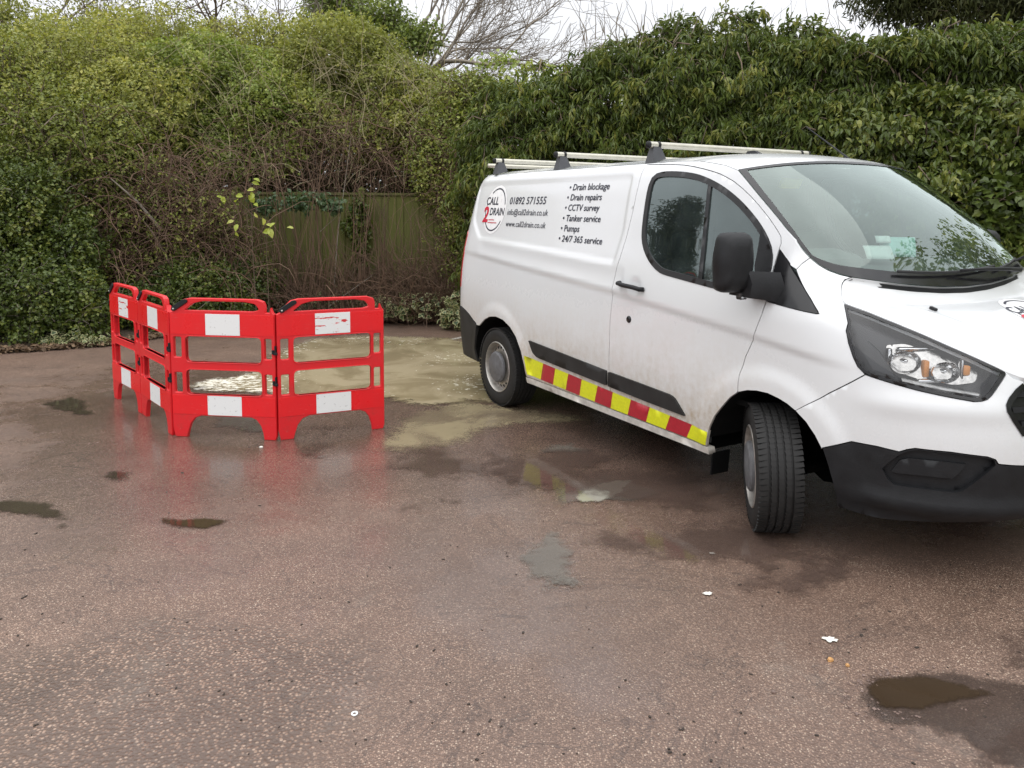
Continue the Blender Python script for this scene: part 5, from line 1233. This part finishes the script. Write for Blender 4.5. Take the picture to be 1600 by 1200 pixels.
canes('yellow_leaf_sapling', 'sapling with bright lime yellow leaves left of the fence', [[A(402, 515, 10.2), A(394, 380, 10.0), A(392, 285, 9.75)], [A(422, 515, 10.2), A(415, 360, 9.9), A(425, 340, 9.8)], [A(398, 340, 9.9), A(370, 310, 9.75), A(347, 312, 9.7)], [A(394, 310, 9.8), A(380, 305, 9.7)]], [.010, .008, .006, .005], M['bark'],
      [(347, 308, 9.7, .10), (352, 316, 9.7, .10), (338, 306, 9.7, .09), (372, 312, 9.7, .10), (380, 307, 9.7, .11), (388, 305, 9.7, .12), (394, 300, 9.7, .12), (399, 296, 9.7, .10), (393, 285, 9.7, .11), (396, 279, 9.7, .09), (412, 352, 9.7, .11), (420, 356, 9.7, .12), (426, 360, 9.7, .12), (430, 348, 9.7, .09), (416, 350, 9.7, .10), (371, 350, 9.7, .10), (366, 345, 9.7, .09), (459, 357, 9.7, .08), (368, 362, 9.7, .09), (403, 340, 9.7, .09), (397, 318, 9.7, .10)], M['lime_leaf'])
bush('bramble_leaves', 'grey green bramble leaves in front of the mossy fence', 'bramble', [lump(440, 318, 10.75, 48, 12, .12), lump(480, 312, 10.75, 30, 12, .1), lump(410, 322, 10.8, 22, 10, .1), lump(520, 320, 10.8, 18, 10, .1)], 150, 4, .075, .8, T_OVAL, M['bramble'], M['twig_red'], .2, .15, .08, seed=41, trunk=False, fill=.1)
# fallen and leaning limbs in the thicket
canes('dead_limb', 'thick dead limb leaning through the left thicket', [[A(190, 440, 10.2), A(140, 330, 10.2), A(100, 270, 10.2), A(62, 205, 10.1)], [A(100, 270, 10.2), A(105, 240, 10.1), A(108, 205, 10.1)]], [.035, .02], M['bark'])
canes('dead_limb', 'cut pale branch poking from the thicket above the left barriers', [[A(252, 360, 10.1), A(215, 315, 10.0), A(172, 278, 9.9)]], [.026], M['twig_grey'])
canes('dead_limb', 'bent brown branch leaning on the low bush behind the barriers', [[A(270, 420, 10.1), A(240, 365, 10.0), A(205, 322, 10.0)]], [.022], M['bark'])
canes('dead_stick', 'dry stick leaning in the ivy below the fence', [[A(515, 478, 10.6), A(582, 430, 10.55)]], [.010], M['twig_grey'])

# ------------------------------------------------------------------ right hedge
bush('laurel_hedge', 'drooping glossy laurel hedge directly behind the van roof bars', 'hedge', [lump(800, 250, 10.3, 85, 110), lump(880, 190, 10.2, 100, 80), lump(980, 150, 10.0, 110, 85), lump(1090, 142, 9.7, 110, 92), lump(1010, 240, 9.7, 110, 60), lump(1180, 132, 9.5, 100, 80), lump(860, 300, 10.1, 90, 70), lump(1140, 210, 9.4, 120, 60), lump(780, 380, 10.5, 60, 90)], 8400, 9, .110, .26, T_OVAL, M['laurel'], M['bark'], 1.15, .34, .03, tmin=.62, seed=51, rough=.34, freq=6.5, fill=.22, up=.1, twr=.005)
bush('laurel_hedge', 'taller bushy laurel behind the van windscreen', 'hedge', [lump(1270, 130, 9.2, 95, 76), lump(1350, 136, 8.9, 95, 68), lump(1260, 210, 9.0, 90, 60), lump(1430, 122, 8.8, 100, 72), lump(1520, 105, 8.6, 90, 70), lump(1620, 130, 8.4, 100, 85)], 5400, 9, .110, .28, T_OVAL, M['laurel'], M['bark'], 1.1, .32, .03, tmin=.62, seed=52, rough=.34, freq=6.5, fill=.22, up=.1, twr=.005, tint_bias=-.02)
bush('broadleaf_hedge', 'darker broad leaved hedge at the right edge behind the bonnet', 'hedge', [lump(1390, 230, 8.5, 110, 70), lump(1490, 210, 8.3, 110, 80), lump(1600, 240, 8.0, 110, 90), lump(1480, 300, 8.1, 110, 70), lump(1600, 360, 7.8, 100, 100), lump(1700, 300, 7.6, 100, 140), lump(1530, 420, 7.9, 100, 90)], 6000, 7, .092, .50, T_OVAL, M['ivy'], M['bark'], .85, .30, .06, seed=53, rough=.34, freq=6.5, fill=.22, up=.1, twr=.005, tint_bias=.06)
bush('ivy_creeper', 'broad ivy leaves climbing low in the hedge at the right edge', 'ivy', [lump(1560, 330, 7.6, 60, 70), lump(1600, 230, 7.7, 50, 40), lump(1420, 300, 8.0, 60, 40)], 420, 5, .085, .95, T_IVY, M['ivy'], M['bark'], .6, .25, .08, seed=57, trunk=False, tint_bias=-.15)
bush('low_hedge', 'shaded lower hedge reaching the ground behind the van', 'hedge', [(.4, 10.3, .8, .8, .6, .95), (1.7, 9.8, .8, .8, .6, .95), (3.0, 9.2, .8, .8, .6, .95), (4.3, 8.6, .8, .8, .6, 1.0), (5.4, 7.9, .8, .8, .6, 1.0), (6.4, 7.3, .8, .8, .6, 1.0)], 3000, 7, .09, .5, T_LENS2, M['ivy'], M['bark'], .6, .3, .06, seed=56, trunk=False)
stems('laurel_sprigs', 'bare sprigs sticking out of the laurel hedge top', 'twigs', 110, band(900, 95, 1330, 55, 9.4, 10.0), (.35, .3, 0), .55, .2, .005, M['twig_grey'], 54, k=6)
bush('laurel_sprigs', 'leafy shoots sprouting along the top of the laurel hedge', 'hedge', [lump(1060, 48, 9.8, 40, 26), lump(1160, 32, 9.6, 45, 22), lump(960, 88, 10.0, 45, 20), lump(1250, 50, 9.3, 45, 22), lump(1010, 70, 9.9, 30, 14)], 320, 7, .095, .36, T_OVAL, M['laurel'], M['bark'], .5, .28, .07, seed=55, trunk=False, fill=.1, rough=.3, tint_bias=.1)

# ------------------------------------------------------------------ trees behind
def branch_tree(name, label, base, height, seed, lean=(0, 0), levels=5, spread=.55, mat=None, r0=.16, first=.35, nsplit=3, leafmat=None, leaf=.06, nleaf=0, keep=None):
    rg = np.random.default_rng(seed); root = empty(name, tuple(base)); tag(root, label, 'tree'); segs = []; tips = []
    def grow(p, d, L, r, lv):
        pts = [p]; q = p.copy(); dd = d.copy(); k = 5
        for i in range(k): dd = unit(dd+rg.normal(size=3)*.12+np.array([0, 0, .03])); q = q+dd*L/k; pts.append(q.copy())
        segs.append((np.array(pts), np.linspace(r, r*.55, k+1), lv))
        if lv >= levels: tips.append((q, dd)); return
        for c in range(nsplit+(lv > 1)):
            t_ = rg.uniform(.35, 1.0) if c else 1.0; j = t_*k; j0 = min(int(j), k-1); s = pts[j0]+(pts[j0+1]-pts[j0])*(j-j0)
            nd = unit(dd+rg.normal(size=3)*spread+np.array([lean[0], lean[1], .1])); grow(s, nd, L*rg.uniform(.55, .82), r*rg.uniform(.42, .6), lv+1)
    grow(np.zeros(3), unit(np.array([lean[0]*.4, lean[1]*.4, 1.])), height*first, r0, 0)
    tk = [s for s in segs if s[2] <= 1]; tw = [s for s in segs if s[2] > 1]
    tubes_obj('trunk', np.array([s[0] for s in tk]), np.array([s[1] for s in tk]), mat, root, 8)
    tubes_obj('branches', np.array([s[0] for s in tw]), np.maximum(np.array([s[1] for s in tw]), .0042), mat, root, 4)['kind'] = 'stuff'
    if nleaf:
        T = np.array([t_[0] for t_ in tips]); n = len(T)*nleaf; O = np.repeat(T, nleaf, 0)+rg.normal(size=(n, 3))*.22
        leaf_obj('crown', O, unit(rg.normal(size=(n, 3))+np.array([0, 0, -.3])), unit(rg.normal(size=(n, 3))*.6+np.array([0, 0, .7])), leaf*rg.uniform(.6, 1.3, n), .6, np.clip(rg.normal(.5, .2, n), 0, 1), T_LENS2, leafmat, root)['kind'] = 'stuff'
    return root
def gp(u, Y): return np.array([(u-800)/1198*Y, Y, 0.])
branch_tree('bare_tree', 'leafless tree with fine reddish twigs above the bushes left of the open sky', gp(425, 17), 9.6, 63, (.24, -.05), 6, .52, M['twig_grey'], .17, .46)
branch_tree('bare_tree', 'leafless pale branched tree above the middle bushes', gp(545, 21), 8.4, 62, (-.05, 0), 5, .5, M['twig_grey'], .17, .42)
branch_tree('thin_tree', 'thin leaved tree against the sky at the top left corner', gp(60, 17), 7.6, 64, (.05, 0), 5, .55, M['bark'], .14, .38, leafmat=M['far'], leaf=.075, nleaf=9)
branch_tree('thin_tree', 'thin leaved tree with sky gaps left of the leafless trees', gp(330, 18), 8.0, 65, (0, 0), 5, .55, M['bark'], .15, .38, leafmat=M['far'], leaf=.075, nleaf=9)
branch_tree('thin_tree', 'small leaved tree between the two thin trees at upper left', gp(200, 19), 7.6, 66, (0, 0), 5, .55, M['bark'], .14, .38, leafmat=M['far'], leaf=.075, nleaf=8)
bush('ivy_clad_tree', 'dark ivy clad tree top in the gap above the middle bushes', 'tree', [lump(590, 38, 17, 70, 42), lump(520, 10, 17.5, 55, 45), lump(655, 62, 16.5, 42, 32)], 1500, 8, .085, .7, T_LENS2, M['green'], M['bark'], .3, .6, .14, seed=67, rough=.45, freq=2.2, bare=.15, tint_bias=-.25)
bush('conifer', 'dark drooping conifer rising above the hedge at the top right', 'tree', [lump(1400, -20, 15, 75, 60), lump(1500, -30, 15.2, 100, 90), lump(1610, -20, 15.4, 110, 95), lump(1450, -90, 15.2, 110, 80)], 3800, 12, .16, .16, T_LENS2, M['conifer'], M['bark'], .8, .55, .1, seed=68, rough=.25)
bush('far_shrubs', 'dim background shrubs filling the space behind the fence', 'bush', [lump(u, 250, 14.6, 130, 130) for u in (-120, 40, 200, 360, 520, 680)]+[lump(u, 305, 13.4, 90, 60) for u in (380, 480, 580, 680)], 6200, 9, .10, .7, T_LENS2, M['green'], M['bark'], .3, .4, .1, seed=69)
bush('far_shrubs', 'dim background shrubs filling the space behind the laurel hedge', 'bush', [lump(u, 230, 12.2, 120, 130) for u in (800, 940, 1080, 1220, 1360, 1500)], 3600, 9, .09, .7, T_LENS2, M['green'], M['bark'], .3, .4, .1, seed=70)

# ------------------------------------------------------------------ the hedge line goes on to the left of the view (it shows in the van's glass)
bush('hedge_bush', 'dense green bush continuing the thicket beyond the left edge', 'bush', [(-8.2, 9.2, 1.6, 1.3, 1.0, 1.7), (-10.0, 8.6, 1.5, 1.4, 1.0, 1.7), (-12.0, 8.0, 1.7, 1.5, 1.1, 1.9)], 2600, 8, .09, .7, T_LENS2, M['green'], M['bark'], .3, .4, .1, seed=71)
bush('conifer', 'dark conifer standing beyond the left edge of the view', 'tree', [(-11.5, 9.6, 3.2, 1.0, 1.0, 2.6), (-11.5, 9.6, 5.2, .6, .6, 1.3)], 1500, 12, .16, .2, T_LENS2, M['conifer'], M['bark'], .6, .5, .1, seed=72)
branch_tree('bare_tree', 'leafless tree standing beyond the left edge of the view', np.array([-13.5, 9.6, 0.]), 7.5, 73, (0, 0), 5, .5, M['twig_grey'], .16, .42)

bush('hedge_bush', 'tall dense hedge continuing beyond the right edge beside the van', 'hedge', [(6.6, 6.2, 2.0, 1.3, 1.4, 2.2), (7.0, 4.2, 2.0, 1.3, 1.5, 2.3), (7.2, 2.0, 2.1, 1.3, 1.5, 2.4), (7.4, -.4, 2.1, 1.3, 1.6, 2.4), (7.6, 5.2, 4.0, 1.2, 1.4, 1.4), (7.9, 2.0, 4.2, 1.2, 1.8, 1.5)], 3600, 8, .13, .6, T_LENS2, M['green'], M['bark'], .3, .4, .1, seed=74)
